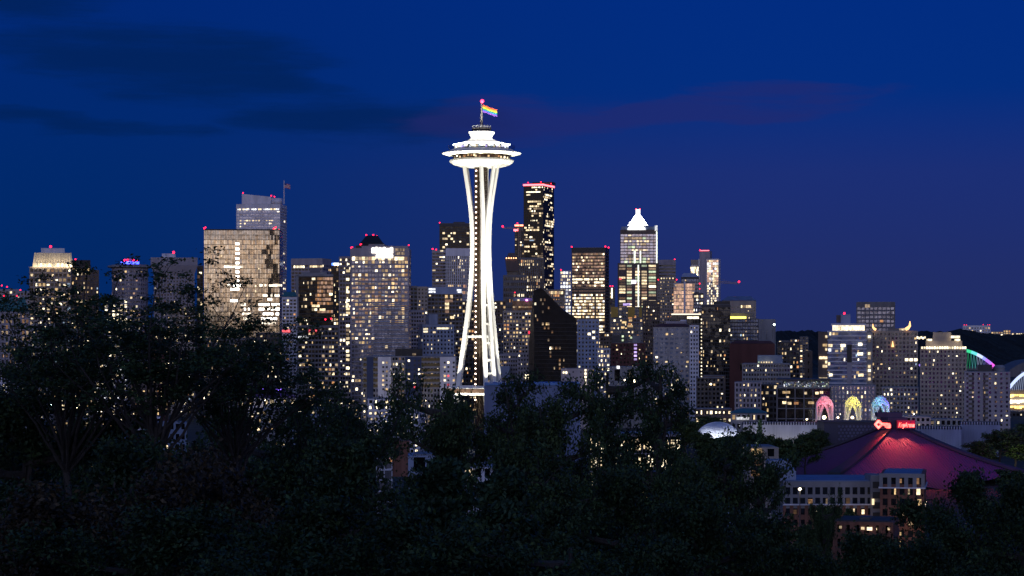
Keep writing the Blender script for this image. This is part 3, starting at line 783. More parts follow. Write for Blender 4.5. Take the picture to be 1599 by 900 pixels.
for i in range(4):
    for y in (450.5, 454.5): b.lit(669.5 + i * 2.7, 671.8 + i * 2.7, y, y + 3, 'white'); 
    if i < 3:
        for y in (452, 455): b.lit(713.5 + i * 2.5, 715.5 + i * 2.5, y, y + 2.5, 'white')
for x, y, w_, h_ in ((695, 461, 4, 5), (703, 461, 4, 5), (695, 468, 12, 4), (695, 473, 6, 4), (695, 479, 6, 4), (695, 485, 6, 4), (703, 494, 6, 4)): b.lit(x, x + w_, y, y + h_, rr.choice(['warm', 'peach', 'cream']), out=.3)
b = B('dark_slab_tower', 'tower', 'dark slab tower with a few lit rows rising behind the white capped tower', 686.5, 737, 349, 3000, 'dark', 'black', 4.4, 4.2, .12, .3, lit=.30, mode='office', pal='cream', top=5, lim=90)
b.beacon(686.5, 348, 2, 1.2); b.box('roof_plant', 708, 726, 346.5, 350, WALL['dark'])
b = B('striped_office', 'office building', 'pale office block with full lit floors left of the white capped tower', 675, 696.5, 391, 2750, 'lavender', 'dark', 5.2, 6, .06, .45, lit=.5, mode='office', pal='cream', top=4, lim=80)
for x, y in ((675.5, 389), (681, 390)): b.beacon(x, y, 2, 1.5)
b.lit(687.5, 692, 391, 393, 'bright', 'sign_panel', .5)
b = B('white_capped_tower', 'tower', 'lavender tower with a blank white cap and dark vertical stripes behind the needle legs', 696.5, 735, 388, 2650, 'white', 'dark', 5.0, 3.0, .42, .12, lit=.28, mode='office', pal='yellow', top=12, lim=90)

# behind and right of the needle
b = B('tallest_tower', 'tower', 'tallest dark tower with a glowing red roof edge and scattered lit rows', 818, 848, 287.5, 3300, 'black', 'black', 3.7, 3.0, .10, .28, lit=.34, mode='office', pal='cream', top=4, side=17.5, D=54, lim=100, seed=3)
RB = glow('neon_red', (1, .10, .12), 6)
m = MB(); e = .8
m.box(-b.W / 2 - e, b.W / 2 + e, -b.D / 2 - e, -b.D / 2, b.top - 2.6, b.top - .2); m.box(b.W / 2, b.W / 2 + e, -b.D / 2, b.D / 2 + e, b.top - 2.6, b.top - .2); m.build('roof_light_strip', RB, b.root)
for x, y in ((822, 284.5), (842, 284), (858, 287)): b.beacon(x, y, 8, 1.3)
for x, y, w_ in ((822, 300, 14), (822, 304.5, 6), (834, 300, 10), (827, 375.5, 7)): b.lit(x, x + w_, y - .8, y + 1, 'bright' if y < 370 else 'cool', out=.2)
b.box('roof_plant', 828, 858, 284, 288, WALL['dark'], 10, 30)
b = B('unfinished_tower', 'tower', 'dark unfinished tower with red lamps and a crane on its left, beside the tallest tower', 804, 818.5, 352, 2950, 'dark', 'black', 4.4, 4, .25, .3, lit=.16, lim=40)
b.lit(803.5, 817, 351, 353.5, glow('strip_orange', (1, .28, .16), 4), 'lamp_strip', .6); b.lit(802, 809, 357.5, 361, RB, 'lamp_strip', .6); b.beacon(808, 348.5, 3, 1.3)
def crane(name, label, mast, ytop, ybase, tip, ytip, tail, Y, mat, lamp=True):
    k = k_at(Y); p = P(mast, ybase, Y)
    root = empty(name, (p.x, Y, 0), 0, label, 'crane')
    zt = zpx(ytop, Y); w = 1.1
    m = MB()
    for sx in (-w, w):
        for sy in (-w, w): m.box(sx - .22, sx + .22, sy - .22, sy + .22, 0, zt)
    z = 2.0; a = 0
    while z < zt - 3:
        m.tube([(-w if a else w, -w, z), (w if a else -w, -w, z + 3)], .15, 4); m.tube([(-w if a else w, w, z), (w if a else -w, w, z + 3)], .15, 4); z += 3; a ^= 1
    m.build('mast', mat, root)
    zj = zpx((ytop + ytip) / 2, Y) if abs(ytop - ytip) < 6 else zt
    x1 = (tip - mast) * k; z1 = zpx(ytip, Y); x2 = (tail - mast) * k
    m = MB()
    for off in ((0, -.8, 0), (0, .8, 0), (0, 0, 1.6)):
        m.tube([(0, off[1], zt + off[2]), (x1, off[1], z1 + off[2])], .34, 4)
    n = int(abs(x1) / 3)
    for i in range(n):
        t0, t1 = i / n, (i + 1) / n
        m.tube([(x1 * t0, -.8, zt + (z1 - zt) * t0), (x1 * (t0 + t1) / 2, 0, zt + 1.6 + (z1 - zt) * (t0 + t1) / 2), (x1 * t1, -.8, zt + (z1 - zt) * t1)], .14, 4)
    m.build('jib', mat, root)
    m = MB()
    for sy in (-.8, .8): m.tube([(0, sy, zt), (x2, sy, zt)], .24, 4)
    m.box(min(x2, x2 * .75), max(x2, x2 * .75), -1, 1, zt - 2.4, zt + .6); m.build('counterweight', mat, root)
    m = MB(); m.box(-1.0, 1.0, -2.3, -.9, zt - 1.6, zt + 1); m.build('cab', WALL['grey'], root)
    m = MB(); m.tube([(0, 0, zt), (0, 0, zt + 7)], .3, 5); m.tube([(0, 0, zt + 7), (x1 * .7, 0, zt + 1.6 + (z1 - zt) * .7)], .10, 4); m.tube([(0, 0, zt + 7), (x2, 0, zt + .5)], .10, 4); m.build('tie_bars', mat, root)
    if lamp:
        m = MB(); m.sphere((x1, 0, z1 + 2.6), 1.5 * k, 8, 6); m.mi = 1; m.box(x1 - .1, x1 + .1, -.1, .1, z1, z1 + 2.2); m.build('beacon_light', [RED, mat], root)
    return root
CRANE = surf('crane_paint', (.42, .30, .24), .6)
crane('tower_crane', 'tower crane reaching left from the unfinished tower, red lamp on its tip', 811, 358, 420, 785, 357, 816, 2900, CRANE)
b = B('stepped_office', 'office building', 'ribbed office tower with a row of orange lamps on its left shoulder', 792, 849.5, 403, 2500, 'mid', 'black', 5.0, 3.1, .38, .12, lit=.14, mode='office', pal='yellow', top=3, lim=90)
m = MB(); m.frustum(b.lx(791), b.lx(810), -b.D / 2 - 3, 0, zpx(424, 2500), b.lx(788.5), b.lx(808), -b.D / 2 - 4, 0, zpx(404, 2500)); m.frustum(b.lx(790), b.lx(808), -b.D / 2 - 3, 0, zpx(403.9, 2500), b.lx(794), b.lx(803), -b.D / 2 + 4, -4, zpx(395, 2500)); m.build('corner_crown', WALL['brown'], b.root)
for i in range(5): b.beacon(791 + i * 3.7, 403.5, -4.6, .95, name='roof_lamp')
for ch in b.root.children:
    if ch.name.startswith('roof_lamp'): ch.data.materials[0] = glow('lamp_orange', (1, .42, .18), 8)
b = B('ribbed_annex', 'office building', 'lower ribbed office annex with three lit rows in front of the stepped office', 786, 822, 430, 2350, 'mid', 'black', 8.6, 3.0, .38, .4, lit=.30, mode='office', pal='yellow', top=3, lim=90, full=(10, 11))
b.beacon(804, 457, -.6, .7)
b = B('square_window_office', 'office building', 'tan office block with square lit windows right of the needle legs', 786, 834, 485.5, 1900, 'beige', 'black', 5.9, 4.9, .38, .45, lit=.52, pal='yellow', top=3)
b.box('glass_top', 800, 834, 470, 486, GLASS['warm'], 2, 24); b.box('roof_block', 801, 834, 465.5, 471, WALL['slate'], 4, 20)
for i in range(11): 
    if rr.random() < .8: b.lit(801 + i * 3, 803.8 + i * 3, 478.5, 481, rr.choice(['dim', 'warm', 'dimwarm']), out=-1.7)
for x in (808, 821): b.lit(x, x + 3, 468, 470, 'cream', out=-3)
b.beacon(827, 519.5, -.7, 1.4, name='sign_lamp'); b.root.children[-1].data.materials[0] = glow('lamp_pink', (1, .25, .85), 7)

# the black faceted tower
def faceted():
    Y = 1500; k = k_at(Y); x0 = 864
    c = P(x0, 530, Y)
    root = empty('faceted_tower', (c.x, Y, 0), 0, 'black faceted glass tower with a steeply sloping top right of the needle tower', 'tower')
    X = lambda px: (px - x0) * k
    Z = lambda py: zpx(py, Y)
    v = [(X(826), 14, 0), (X(834), 0, 0), (X(901), 8, 0), (X(903), 36, 0), (X(834), 40, 0), (X(826), 30, 0),
         (X(826), 14, Z(538)), (X(833), 2, Z(454)), (X(845), 3, Z(449)), (X(881), 6, Z(485)), (X(901), 9, Z(497)), (X(903), 36, Z(499)), (X(840), 38, Z(449)), (X(833), 38, Z(456)), (X(826), 30, Z(538)), (X(834), 0, Z(530))]
    f = [(0, 1, 15, 6), (6, 15, 7), (6, 7, 13, 14), (0, 6, 14, 5), (1, 2, 10, 9, 8, 7, 15), (2, 3, 11, 10), (8, 9, 12), (9, 10, 11, 12), (7, 8, 12, 13), (3, 4, 5, 14, 13, 12, 11), (0, 5, 4, 3, 2, 1)]
    m = MB(); m.add(v, f); m.build('glazing', glassy('glass_faceted', (.014, .012, .013), .3, .0, spec=.22, wob=.03), root)
    r = random.Random(21); cache = {}
    def yfront(px): return (px - 834) / (901 - 834) * 8
    nfl = 0
    for i in range(22):
        y = 462 + i * 6.3
        full = i in (13,) or r.random() < .07
        for j in range(22):
            px = 836 + j * 2.95
            if y < 449 + (px - 845) * .98 + 8 and px > 845: continue
            p = .45 if (full and 5 < j < 16) else .085 + (.10 if i in (4, 5, 18, 20) else 0)
            if r.random() < p:
                c_ = r.choices(['cream', 'warm', 'dim', 'dimwarm', 'bright'], [2, 3, 6, 8, 1])[0]
                if c_ not in cache:
                    q = MB(); q.box(-.55, .55, -.05, .04, -.8, .8); o = q.build('window', LIT[c_], root); cache[c_] = o
                else: o = cache[c_].copy(); link(o, root)
                t = max(0, min(1, (Z(y) - 0) / Z(470)))
                o.location = (X(px), yfront(px) + 1.6 * t - .25, Z(y))
    m = MB()
    for i in range(24):
        z = Z(600) + i * 6.3 * k
        if z < Z(500): m.box(X(834), X(900.5), -.3, .3, z, z + .25)
    m.build('mullions', WALL['black'], root)
faceted()

b = B('white_lit_block', 'office building', 'small bright white lit block left of the dark banded tower', 875, 891.5, 423, 2600, 'white', 'soft', 5.4, 4, .25, .35, lit=.72, pal='white', top=1.5, lim=60); b.beacon(876, 421.5, 2, 1.2)
b = B('warm_roof_block', 'office building', 'block with a warm lit top floor between the stepped office and the white lit block', 850, 882, 452.5, 2400, 'beige', 'dark', 6, 4, .25, .4, lit=.4, mode='office', pal='peach', top=1.5, lim=60)
for i in range(7): b.lit(857 + i * 3.2, 859.8 + i * 3.2, 455, 459.5, rr.choice(['cream', 'warm', 'peach']))
b = B('banded_tower', 'tower', 'dark brown tower with warm lit bands on nearly every floor', 893, 945, 387, 2300, 'black', 'warm', 4.85, 2.6, .12, .42, lit=.0, mode='office', pal='cream', top=8, side=6, lim=0)
for i in range(33):
    y = 396 + i * 4.9
    if 446 < y < 455: continue
    top_ = y < 446
    pr = .9 if top_ else (.92 if y < 500 else .8)
    for j in range(19):
        x = 894.2 + j * 2.62
        if not top_ and 926 < x < 930 : continue
        if rr.random() < pr:
            cc = rr.choices(['peach', 'dimwarm', 'dim', 'warm', 'cream'], [8, 5, 3, 1, 1])[0] if top_ else rr.choices(['bright', 'cream', 'warm', 'peach', 'white'], [4, 5, 2, 2, 1])[0]
            if top_ and rr.random() < .05 or (435 < y < 441 and rr.random() < .6): cc = 'bright'
            b_ = b.__dict__.setdefault('cells', []); b_.append((x, y, cc))
b.cells.sort(key=lambda c: 0 if c[2] in ('bright', 'cream') else 1)
cache = {}
for x, y, cc in b.cells[:100]:
    if cc not in cache: cache[cc] = b.lit(x, x + 2.4, y, y + 2.6, cc); ref = (x, y)
    cache.setdefault(cc + '_p', (x, y))
    if cache[cc + '_p'] != (x, y):
        o = cache[cc].copy(); link(o, b.root); x0, y0 = cache[cc + '_p']
        o.location = (b.lx(x) - b.lx(x0), 0, zpx(y, b.Y) - zpx(y0, b.Y))
q = MB(); used = ['peach', 'dimwarm', 'dim', 'warm', 'cream', 'bright', 'white']
for x, y, cc in b.cells[100:]:
    q.mi = used.index(cc); q.box(b.lx(x), b.lx(x + 2.4), -b.D / 2 - b.r - .12, -b.D / 2 - b.r + .05, zpx(y + 2.6, b.Y), zpx(y, b.Y))
o = q.build('window', [LIT[c] for c in used], b.root); o['kind'] = 'stuff'
for x, y in ((892.5, 385.5), (945, 385.5), (950, 387)): b.beacon(x, y, 1, 1.2)
b = B('sliver_block', 'building', 'sliver block with a white lit fin and red lamp beside the dark banded tower', 951, 960, 449, 2350, 'mid', 'black', 5, 4, .3, .4, lit=.2, lim=20)
b.lit(954.5, 956.5, 450, 466, 'bright', 'light_fin', .4); b.beacon(953, 447, 1, 1.0); b.beacon(956.5, 447, 1, 1.0)

# white pyramid-topped tower
b = B('pyramid_tower', 'tower', 'tower with a white floodlit pyramid roof and a lit arch below it', 969, 1026, 359, 2900, 'brown', 'mirror', 4.6, 5.7, .10, .25, lit=.75, mode='office', pal='green', top=7, lim=100, seed=9, r=.5)
PW = surf('pyramid_white', (.80, .82, .86), .5)
Yp = 2900
m = MB()
x0, x1 = b.lx(979.5), b.lx(1012.5); n = 9
for i in range(n):
    t0, t1 = i / n, (i + 1) / n; w0 = (x1 - x0) / 2 * (1 - t0 * .78); cx_ = (x0 + x1) / 2 + .0
    za, zb_ = zpx(352.5, Yp) + (zpx(334, Yp) - zpx(352.5, Yp)) * t0, zpx(352.5, Yp) + (zpx(334, Yp) - zpx(352.5, Yp)) * t1
    w1 = (x1 - x0) / 2 * (1 - t1 * .78) + .35
    m.frustum(cx_ - w0, cx_ + w0, -w0, w0, za, cx_ - w1, cx_ + w1, -w1, w1, zb_)
m.build('pyramid_roof', PW, b.root)
m = MB(); m.box(b.lx(993), b.lx(999.5), -3, 3, zpx(334, Yp), zpx(326, Yp)); m.build('lantern', glow('lantern_white', (1, .97, .95), 3), b.root)
for x in (993, 999.5): b.beacon(x, 325.5, b.D / 2, 1.3)
m = MB(); a_ = [(math.cos(math.pi * i / 16), math.sin(math.pi * i / 16)) for i in range(17)]
cx_ = b.lx(994); w_ = b.lx(1008.5) - cx_; h_ = zpx(350.5, Yp) - zpx(359.5, Yp)
m.prism([(cx_ + w_ * c, zpx(359.5, Yp) + h_ * s_) for c, s_ in a_], -b.D / 2 - 1.6, -b.D / 2 + 6); m.build('lit_arch', glow('arch_white', (.96, .97, 1), 1.3, .4), b.root)
m = MB(); cy_ = [(b.lx(1026) + .2, zpx(359.5, Yp)), ]
m.box(b.lx(1022.5), b.lx(1026.6), -b.D / 2 - 1.7, -b.D / 2 + 10, zpx(361, Yp), zpx(352.5, Yp)); m.build('lit_corner', glow('arch_white', (.96, .97, 1), 1.3, .4), b.root)
m = MB(); m.box(-b.W / 2 + 1, b.W / 2 - 1, -b.D / 2 + 1, b.D / 2 - 1, b.top, zpx(354, Yp)); m.build('shoulder', WALL['slate'], b.root)
for px_, e_ in ((985, 1), (996, 1.3), (1007, 1)):
    l = bpy.data.lights.new('pyramid_spot', 'SPOT'); l.energy = 60000 * e_; l.spot_size = R(80); l.color = (.93, .96, 1); l.shadow_soft_size = 1
    o = bpy.data.objects.new('pyramid_spot', l); link(o, b.root); o.location = (b.lx(px_), -b.D / 2 - 14, zpx(350.5, Yp)); o.rotation_euler = (R(122), 0, 0)
m = MB(); m.box(b.lx(964.5), b.lx(1029), -b.D / 2 - .62, b.D / 2 + 2, 0, zpx(411, Yp)); m.build('lower_shaft', WALL['brown'], b.root)
for cx0, cx1 in ((967, 976.5), (979, 986.5), (992, 999), (1002, 1010), (1013, 1024)):
    for i in range(24):
        y = 414 + i * 4.6
        if rr.random() < .85: b.lit(cx0, cx1, y, y + 2.9, rr.choices(['green', 'cream', 'dim', 'dimwarm', 'peach', 'bright', 'cool'], [5, 7, 4, 2, 3, 2, 1])[0], out=.30)
LINE = glow('line_green_white', (.92, 1, .82), 2.2, .3)
for x0_, x1_, ya, yb_ in ((990, 992, 392, 411), (999, 1001, 392, 411), (995.8, 997.8, 414, 480), (1024.6, 1026.2, 362, 411)): b.lit(x0_, x1_, ya, yb_, LINE, 'light_strip', .6)
b.lit(986, 993, 438, 443, glow('sign_violet', (.75, .7, 1), 6), 'sign_panel', .9); b.lit(967, 971, 434.5, 437, 'red', 'sign_panel', .9)
b = B('banded_grey_tower', 'tower', 'grey tower with dark window bands right of the pyramid tower', 1027, 1055, 406, 3100, 'lavender', 'black', 5.2, 30, .05, .52, lit=.1, piers=False, top=8, lim=20, side=0)
b.beacon(1053.5, 405.5, 2, 1.5)
for x in (1032, 1036, 1040, 1045, 1050): b.lit(x, x + 1.8, 434, 436, rr.choice(['bright', 'red', 'cream']))
b = B('tan_grid_tower', 'tower', 'tan tower with a grid of yellow lit windows below the banded grey tower', 1027, 1056, 437.5, 2650, 'beige', 'black', 4.9, 3.6, .42, .45, lit=.3, pal='yellow', top=2, lim=90, side=0)
for x in (1028, 1056.5): b.beacon(x, 437, 0, 1.1)
b = B('peach_tower', 'tower', 'peach glowing block with a pale vertical spine', 1052, 1085, 442, 2400, 'peachwall' if 'peachwall' in WALL else 'pale', 'soft', 5.8, 4, .04, .14, lit=.97, pal='peachhi', top=1.2, lim=100, r=.15)
m = MB(); m.box(b.lx(1067.5), b.lx(1070.5), -b.D / 2 - 1.6, -b.D / 2 + 2, 0, b.top + 1); m.build('spine', WALL['white'], b.root)
b = B('slanted_roof_tower', 'tower', 'dark glass tower with a slanted roof behind the peach block', 1064, 1091, 433, 2600, 'dark', 'blue', 5.4, 4, .12, .25, lit=.10, lim=40)
m = MB(); z_ = b.top + .26
m.frustum(b.lx(1064), b.lx(1091), -b.D / 2, b.D / 2, z_, b.lx(1067), b.lx(1086), -b.D / 2 + 4, b.D / 2, zpx(426.5, 2600)); m.build('slanted_roof', WALL['blue'], b.root)
b = B('faceted_white_tower', 'tower', 'slender tower with a bright white lit right flank and red roof glow', 1091, 1122, 404.5, 2900, 'white', 'soft', 3.9, 3.5, .12, .2, lit=.0, top=1, lim=0, side=3)
for i in range(20):
    y = 406.5 + i * 3.9
    for j in range(6):
        x = 1104.5 + j * 2.9
        if i < 10 and rr.random() < .95: b.lit(x, x + 2.5, y, y + 3.3, rr.choice(['whitehi', 'cream', 'whitehi', 'peachhi']))
        elif i >= 10 and rr.random() < .5: b.lit(x, x + 2.3, y, y + 2.6, rr.choice(['bright', 'cream', 'bright']))
b.box('tall_core', 1092.5, 1108.5, 392, 405, WALL['lavender'], -.5, 22); b.box('core_edge', 1092.5, 1103, 404.8, 480, WALL['lavender'], -.7, -.2)
b.lit(1093, 1107, 391, 395, RB, 'lamp_strip', -2); b.beacon(1093, 391, 0, 1.4)
b = B('lit_hotel_slab', 'building', 'small tan block with a glowing bulge left of the slender white tower', 1079, 1094, 406, 3000, 'beige', 'soft', 4.2, 3.6, .2, .3, lit=.35, top=8, pal='cream', lim=60)
for i in range(4):
    for j in range(5): b.lit(1078 + j * 2.8 + (1 if i else 0), 1080.4 + j * 2.8 + (1 if i else 0), 417 + i * 3.6, 420.2 + i * 3.6, rr.choice(['bright', 'cream']))
b = B('dark_lit_block', 'building', 'dark block with blue white windows below the slanted roof tower', 1083, 1098, 458, 2350, 'dark', 'blue', 5.4, 4, .2, .3, lit=.3, pal='white', lim=40)
b.beacon(1092.5, 443, 3, 1.1); b.beacon(1092.5, 451, 3, .8)
crane('tower_crane', 'tower crane with a long jib to the right of the slender white tower', 1111, 441, 480, 1154, 444, 1098, 2500, CRANE)
b = B('hip_roof_tower', 'tower', 'beige tower with a blue hipped roof right of the long jib crane', 1128, 1180, 470, 2500, 'beige', 'dark', 5.4, 4.2, .5, .5, lit=.10, top=9, lim=60)
m = MB(); m.frustum(b.lx(1127), b.lx(1181), -b.D / 2 - 1, b.D / 2 + 1, b.top + .3, b.lx(1137), b.lx(1172), -b.D / 2 + 10, b.D / 2 - 10, zpx(462.5, 2500)); m.build('hip_roof', WALL['slate'], b.root)
for i in range(6): b.lit(1157 + i * 2.6, 1159 + i * 2.6, 477, 481, rr.choice(['warm', 'cream', 'dim']))
b = B('canopy_roof_block', 'building', 'dark block under a thin bright roof line with a warm lit lounge', 1049, 1095, 492, 1900, 'dark', 'black', 7, 5, .2, .3, lit=.05, top=1, lim=40)
m = MB(); m.box(b.lx(1048.5), b.lx(1094.5), -b.D / 2 - 4, b.D / 2, zpx(491.8, 1900), zpx(490, 1900)); m.build('roof_canopy', glow('strip_white', (1, .86, .66), 1.6), b.root)
for i in range(7): b.lit(1073 + i * 2.6, 1075.5 + i * 2.6, 494.5, 498, 'bright')
b = B('dark_glass_block', 'tower', 'dark reflective glass block with a string of lamps down its left edge', 1096, 1140, 476, 1800, 'dark', 'black', 5.6, 3.4, .12, .2, lit=.09, pal='yellow', top=4, lim=60)
for i in range(17): b.lit(1094.6, 1096.2, 498 + i * 5.6, 500 + i * 5.6, 'bright', 'string_lamp', .5)
b.box('roof_plant', 1114, 1140, 470.5, 476.4, WALL['black'])
b = B('yellow_strip_block', 'building', 'dark blue glass block topped by a bright yellow light strip', 1127, 1184, 498, 1850, 'dark', 'blue', 5.6, 4.2, .15, .3, lit=.12, top=1.2, lim=60, seed=8)
b.lit(1126, 1165, 494.5, 497.8, glow('strip_yellow', (1, .80, .10), 4), 'light_strip', .5); b.box('roof_plant', 1140, 1178, 489, 494.4, WALL['mid'])
b = B('blank_slab', 'building', 'plain grey slab at the right end of the main cluster', 1184, 1210.5, 499, 1950, 'grey', 'dark', 30, 9, .96, .5, lit=.0, top=16, lim=0)
b = B('brick_slab', 'building', 'dark red brick hall right below the grey slab', 1140, 1209, 537, 1650, 'redbrown', 'black', 40, 30, .9, .7, lit=0, top=30, lim=0, roof='roofdark')
m = MB(); m.frustum(b.lx(1140), b.lx(1209), -b.D / 2, b.D / 2, b.top + .26, b.lx(1147), b.lx(1203), -b.D / 2 + 6, b.D / 2 - 6, zpx(532.5, 1650)); m.build('hip_roof', WALL['redbrown'], b.root)
b = B('brown_roof_apartments', 'apartment building', 'grey apartment block with a dark red hipped roof and a white right wing', 1021, 1077, 511, 1600, 'pale', 'blue', 7.2, 8, .42, .5, lit=.22, top=2, seed=5, th=4)
m = MB(); m.frustum(b.lx(1019), b.lx(1078), -b.D / 2 - 1, b.D / 2 + 1, b.top + .3, b.lx(1031), b.lx(1068), -b.D / 2 + 8, b.D / 2 - 8, zpx(505.5, 1600)); m.build('hip_roof', WALL['redbrown'], b.root)
b.box('penthouse', 1038, 1070, 501.5, 507, WALL['lavender'], 9, 18); b.box('chimney', 1061, 1070, 499.5, 506, WALL['white'], 10, 16)
B('white_wing', 'apartment building', 'slim white wing with square dark openings right of the hipped roof apartments', 1077.5, 1090.5, 508, 1590, 'white', 'black', 6.4, 4.2, .5, .5, lit=.06, top=2.5, lim=40)
b = B('banner_tower', 'tower', 'tower with yellow upper panels and warm glowing balconies', 953, 1003, 480, 2000, 'mid', 'dark', 6, 4.6, .25, .4, lit=.3, pal='yellow', top=1, lim=70)
for xa, xb in ((954, 965), (980.5, 991), (998, 1002.5)):
    m = MB(); m.box(b.lx(xa), b.lx(xb), -b.D / 2 - .9, -b.D / 2 - .45, zpx(495.5, 2000), zpx(479.5, 2000)); m.build('yellow_panel', WALL['yellowpanel'], b.root)
b.lit(973, 984, 474, 477.5, 'violet', 'sign_panel', .5)
for x, y, w_ in ((981, 496, 6), (982, 500, 5), (971, 503, 7), (980, 509, 8), (970, 511, 5), (981, 506, 5)): b.lit(x, x + w_, y - 1, y + 2.2, rr.choice(['bright', 'warm', 'orange']), out=.4)
b = B('brick_window_block', 'apartment building', 'dark brick block with a violet lit window column', 955, 1007, 536, 1600, 'redbrown', 'black', 6.6, 5.6, .5, .5, lit=.25, pal='warm' if 'warm' in PAL else 'apt', top=2, lim=60)
for i in range(5): b.lit(990, 994.5, 537.5 + i * 5.6, 540.5 + i * 5.6, 'violet', out=.3)
b.box('penthouse', 988, 1000, 524, 536, WALL['grey']); b.box('penthouse', 955, 976, 524, 536, WALL['dark'])
for x, y in ((971, 524), (971, 530), (984, 526)): b.lit(x, x + 3, y, y + 3, 'green', out=.1)
b = B('podium_block', 'building', 'low grey podium with a dark loading opening below the brick window block', 953, 1018, 573, 1480, 'grey', 'black', 30, 25, .6, .4, lit=0, top=4, lim=0)
b.lit(963, 967.5, 571.5, 576, 'white', 'lamp_panel', .4)
b = B('blue_white_apartments', 'apartment building', 'blue white apartment block right of the black faceted tower', 902, 935, 499, 1700, 'blue', 'dark', 6.3, 5.2, .5, .5, lit=.10, top=3, lim=40)
for x, y in ((925, 517), (925, 526), (918, 520)): b.lit(x, x + 4, y, y + 3.5, 'bright')
b = B('white_frame_block', 'building', 'small white framed block between the blue white apartments and the brick window block', 933, 952, 544, 1650, 'white', 'soft', 7, 5, .3, .4, lit=.5, pal='cream', lim=30)
b = B('pink_block', 'building', 'low pinkish block with one lit window column in front of the black faceted tower', 877, 925, 576, 1440, 'lavender', 'dark', 8, 12, .85, .7, lit=.05, top=4, lim=20)
for i in range(5): b.lit(913, 915.6, 577 + i * 5.2, 580 + i * 5.2, 'bright', out=.3)
for x in (879, 883): b.lit(x, x + 2.6, 580.5, 583.5, 'bright', out=.3)
b = B('lavender_block', 'building', 'low lavender block right beside the needle legs', 772, 808, 553, 1560, 'lavender', 'dark', 6.6, 3.6, .3, .5, lit=.1, pal='yellow', top=3, lim=40)
b.box('roof_box', 781, 796, 572, 590, WALL['blue'], -8, -1)
for x in (775, 780, 787): b.lit(x, x + 4, 565, 567.5, 'yellow' if 'yellow' in LIT else 'warm')
b = B('lavender_block', 'building', 'low pink block touching the black faceted tower on its left', 808.5, 826, 551, 1540, 'lavender', 'dark', 6.6, 4, .5, .5, lit=.1, pal='yellow', top=3, lim=40)
b.lit(820, 827, 585, 592, 'bright', out=.2)
B('gap_block', 'apartment building', 'dark apartment block seen between the needle legs', 715, 772, 540, 1750, 'dark', 'black', 6.4, 5.6, .3, .4, lit=.24, pal='yellow', top=2, lim=70)
B('gap_office', 'office building', 'mid height office with yellow rows seen behind the needle legs', 722, 790, 470, 2200, 'brown', 'black', 6.2, 4.6, .35, .4, lit=.3, pal='yellow', top=2, lim=70)
B('gap_block', 'building', 'shadowy block between the tan square window office and the needle tower', 772, 788, 505, 2000, 'mid', 'black', 6.2, 4.6, .35, .4, lit=.16, pal='yellow', top=2, lim=30)
B('filler_office', 'office building', 'dim office block filling the gap right of the pyramid tower base', 1004, 1030, 470, 2350, 'brown', 'black', 6, 3.8, .4, .45, lit=.28, pal='yellow', top=2, lim=60)
B('filler_office', 'office building', 'dim brown office block behind the blue white apartments', 900, 956, 520, 1950, 'brown', 'black', 6, 4.6, .4, .45, lit=.22, pal='yellow', top=2, lim=60)
B('filler_block', 'building', 'shadowy low block below the dark reflective glass block', 1088, 1130, 590, 1450, 'dark', 'black', 7, 6, .4, .45, lit=.14, pal='yellow', top=2, lim=60)
b = B('market_hall', 'building', 'low building with tall bright openings below the string of lamps', 1098, 1132, 587, 1500, 'brown', 'black', 20, 8, .4, .3, lit=0, top=2, lim=0)
for x, w_ in ((1101, 8), (1117, 13)): b.lit(x, x + w_, 589, 598, 'cream', 'doorway', .2)

# right hand group
B('sloped_block', 'apartment building', 'dark block with warm rows below the wooded hill, left of the blue white tower', 1214, 1248, 534, 1850, 'dark', 'black', 7, 5, .3, .4, lit=.3, pal='yellow', top=2, lim=60)
B('blank_block', 'building', 'narrow blank brown block left of the blue white tower', 1257, 1268, 548, 1650, 'brown', 'black', 12, 8, .8, .5, lit=.1, top=4, lim=10)
b = B('terrace_apartments', 'apartment building', 'blue grey apartment slab with a dark teal roof storey', 1160, 1233, 568, 1480, 'grey', 'dark', 7, 4.4, .3, .48, lit=.12, pal='apt', top=1.6, lim=90)
b.box('roof_storey', 1183, 1222, 555, 568.5, WALL['slate'])
for i in range(6): b.lit(1184 + i * 4, 1186 + i * 4, 565, 567, 'cream' if i else 'green', out=-4.6)
B('grey_apartments', 'apartment building', 'grey lavender apartment block with tall window bays at street level', 1148, 1188, 597, 1400, 'lavender', 'dark', 8, 6, .5, .4, lit=.3, pal='yellow', top=2, lim=60)
B('black_apartments', 'apartment building', 'black apartment block right of the grey lavender bays', 1188, 1214, 600, 1420, 'dark', 'black', 9, 7, .3, .4, lit=.28, pal='yellow', top=2, lim=40)
b = B('glass_frame_block', 'office building', 'dark glass block with a large pale frame grid and roof lip', 1214, 1297, 606, 1350, 'mid', 'black', 16, 14, .13, .1, lit=.0, top=1, lim=0, r=.7)
b.box('upper_floor', 1222, 1295, 594.5, 606.4, glassy('glass_sparkle', (.10, .12, .16), .1, .5, wob=.12, sc=1.4), 3, 26)
b.box('roof_lip', 1213, 1297, 592, 594.7, WALL['dark'], -2, 30)
for x, y, w_ in ((1222, 611, 12), (1222, 627, 6), (1230, 628, 6), (1273, 612, 5), (1280, 611, 5), (1240, 628, 7), (1262, 627, 9), (1228, 619, 4), (1256, 612, 4), (1288, 625, 5)):
    b.lit(x, x + w_, y, y + 4, rr.choice(['warm', 'orange', 'cream', 'cream']), out=-.5)
for i in range(60): b.lit((x := rr.uniform(1223, 1293)), x + .9, (y := rr.uniform(596, 604)), y + .9, rr.choice(['cool', 'white', 'green', 'dim']), 'lamp', -3.2)
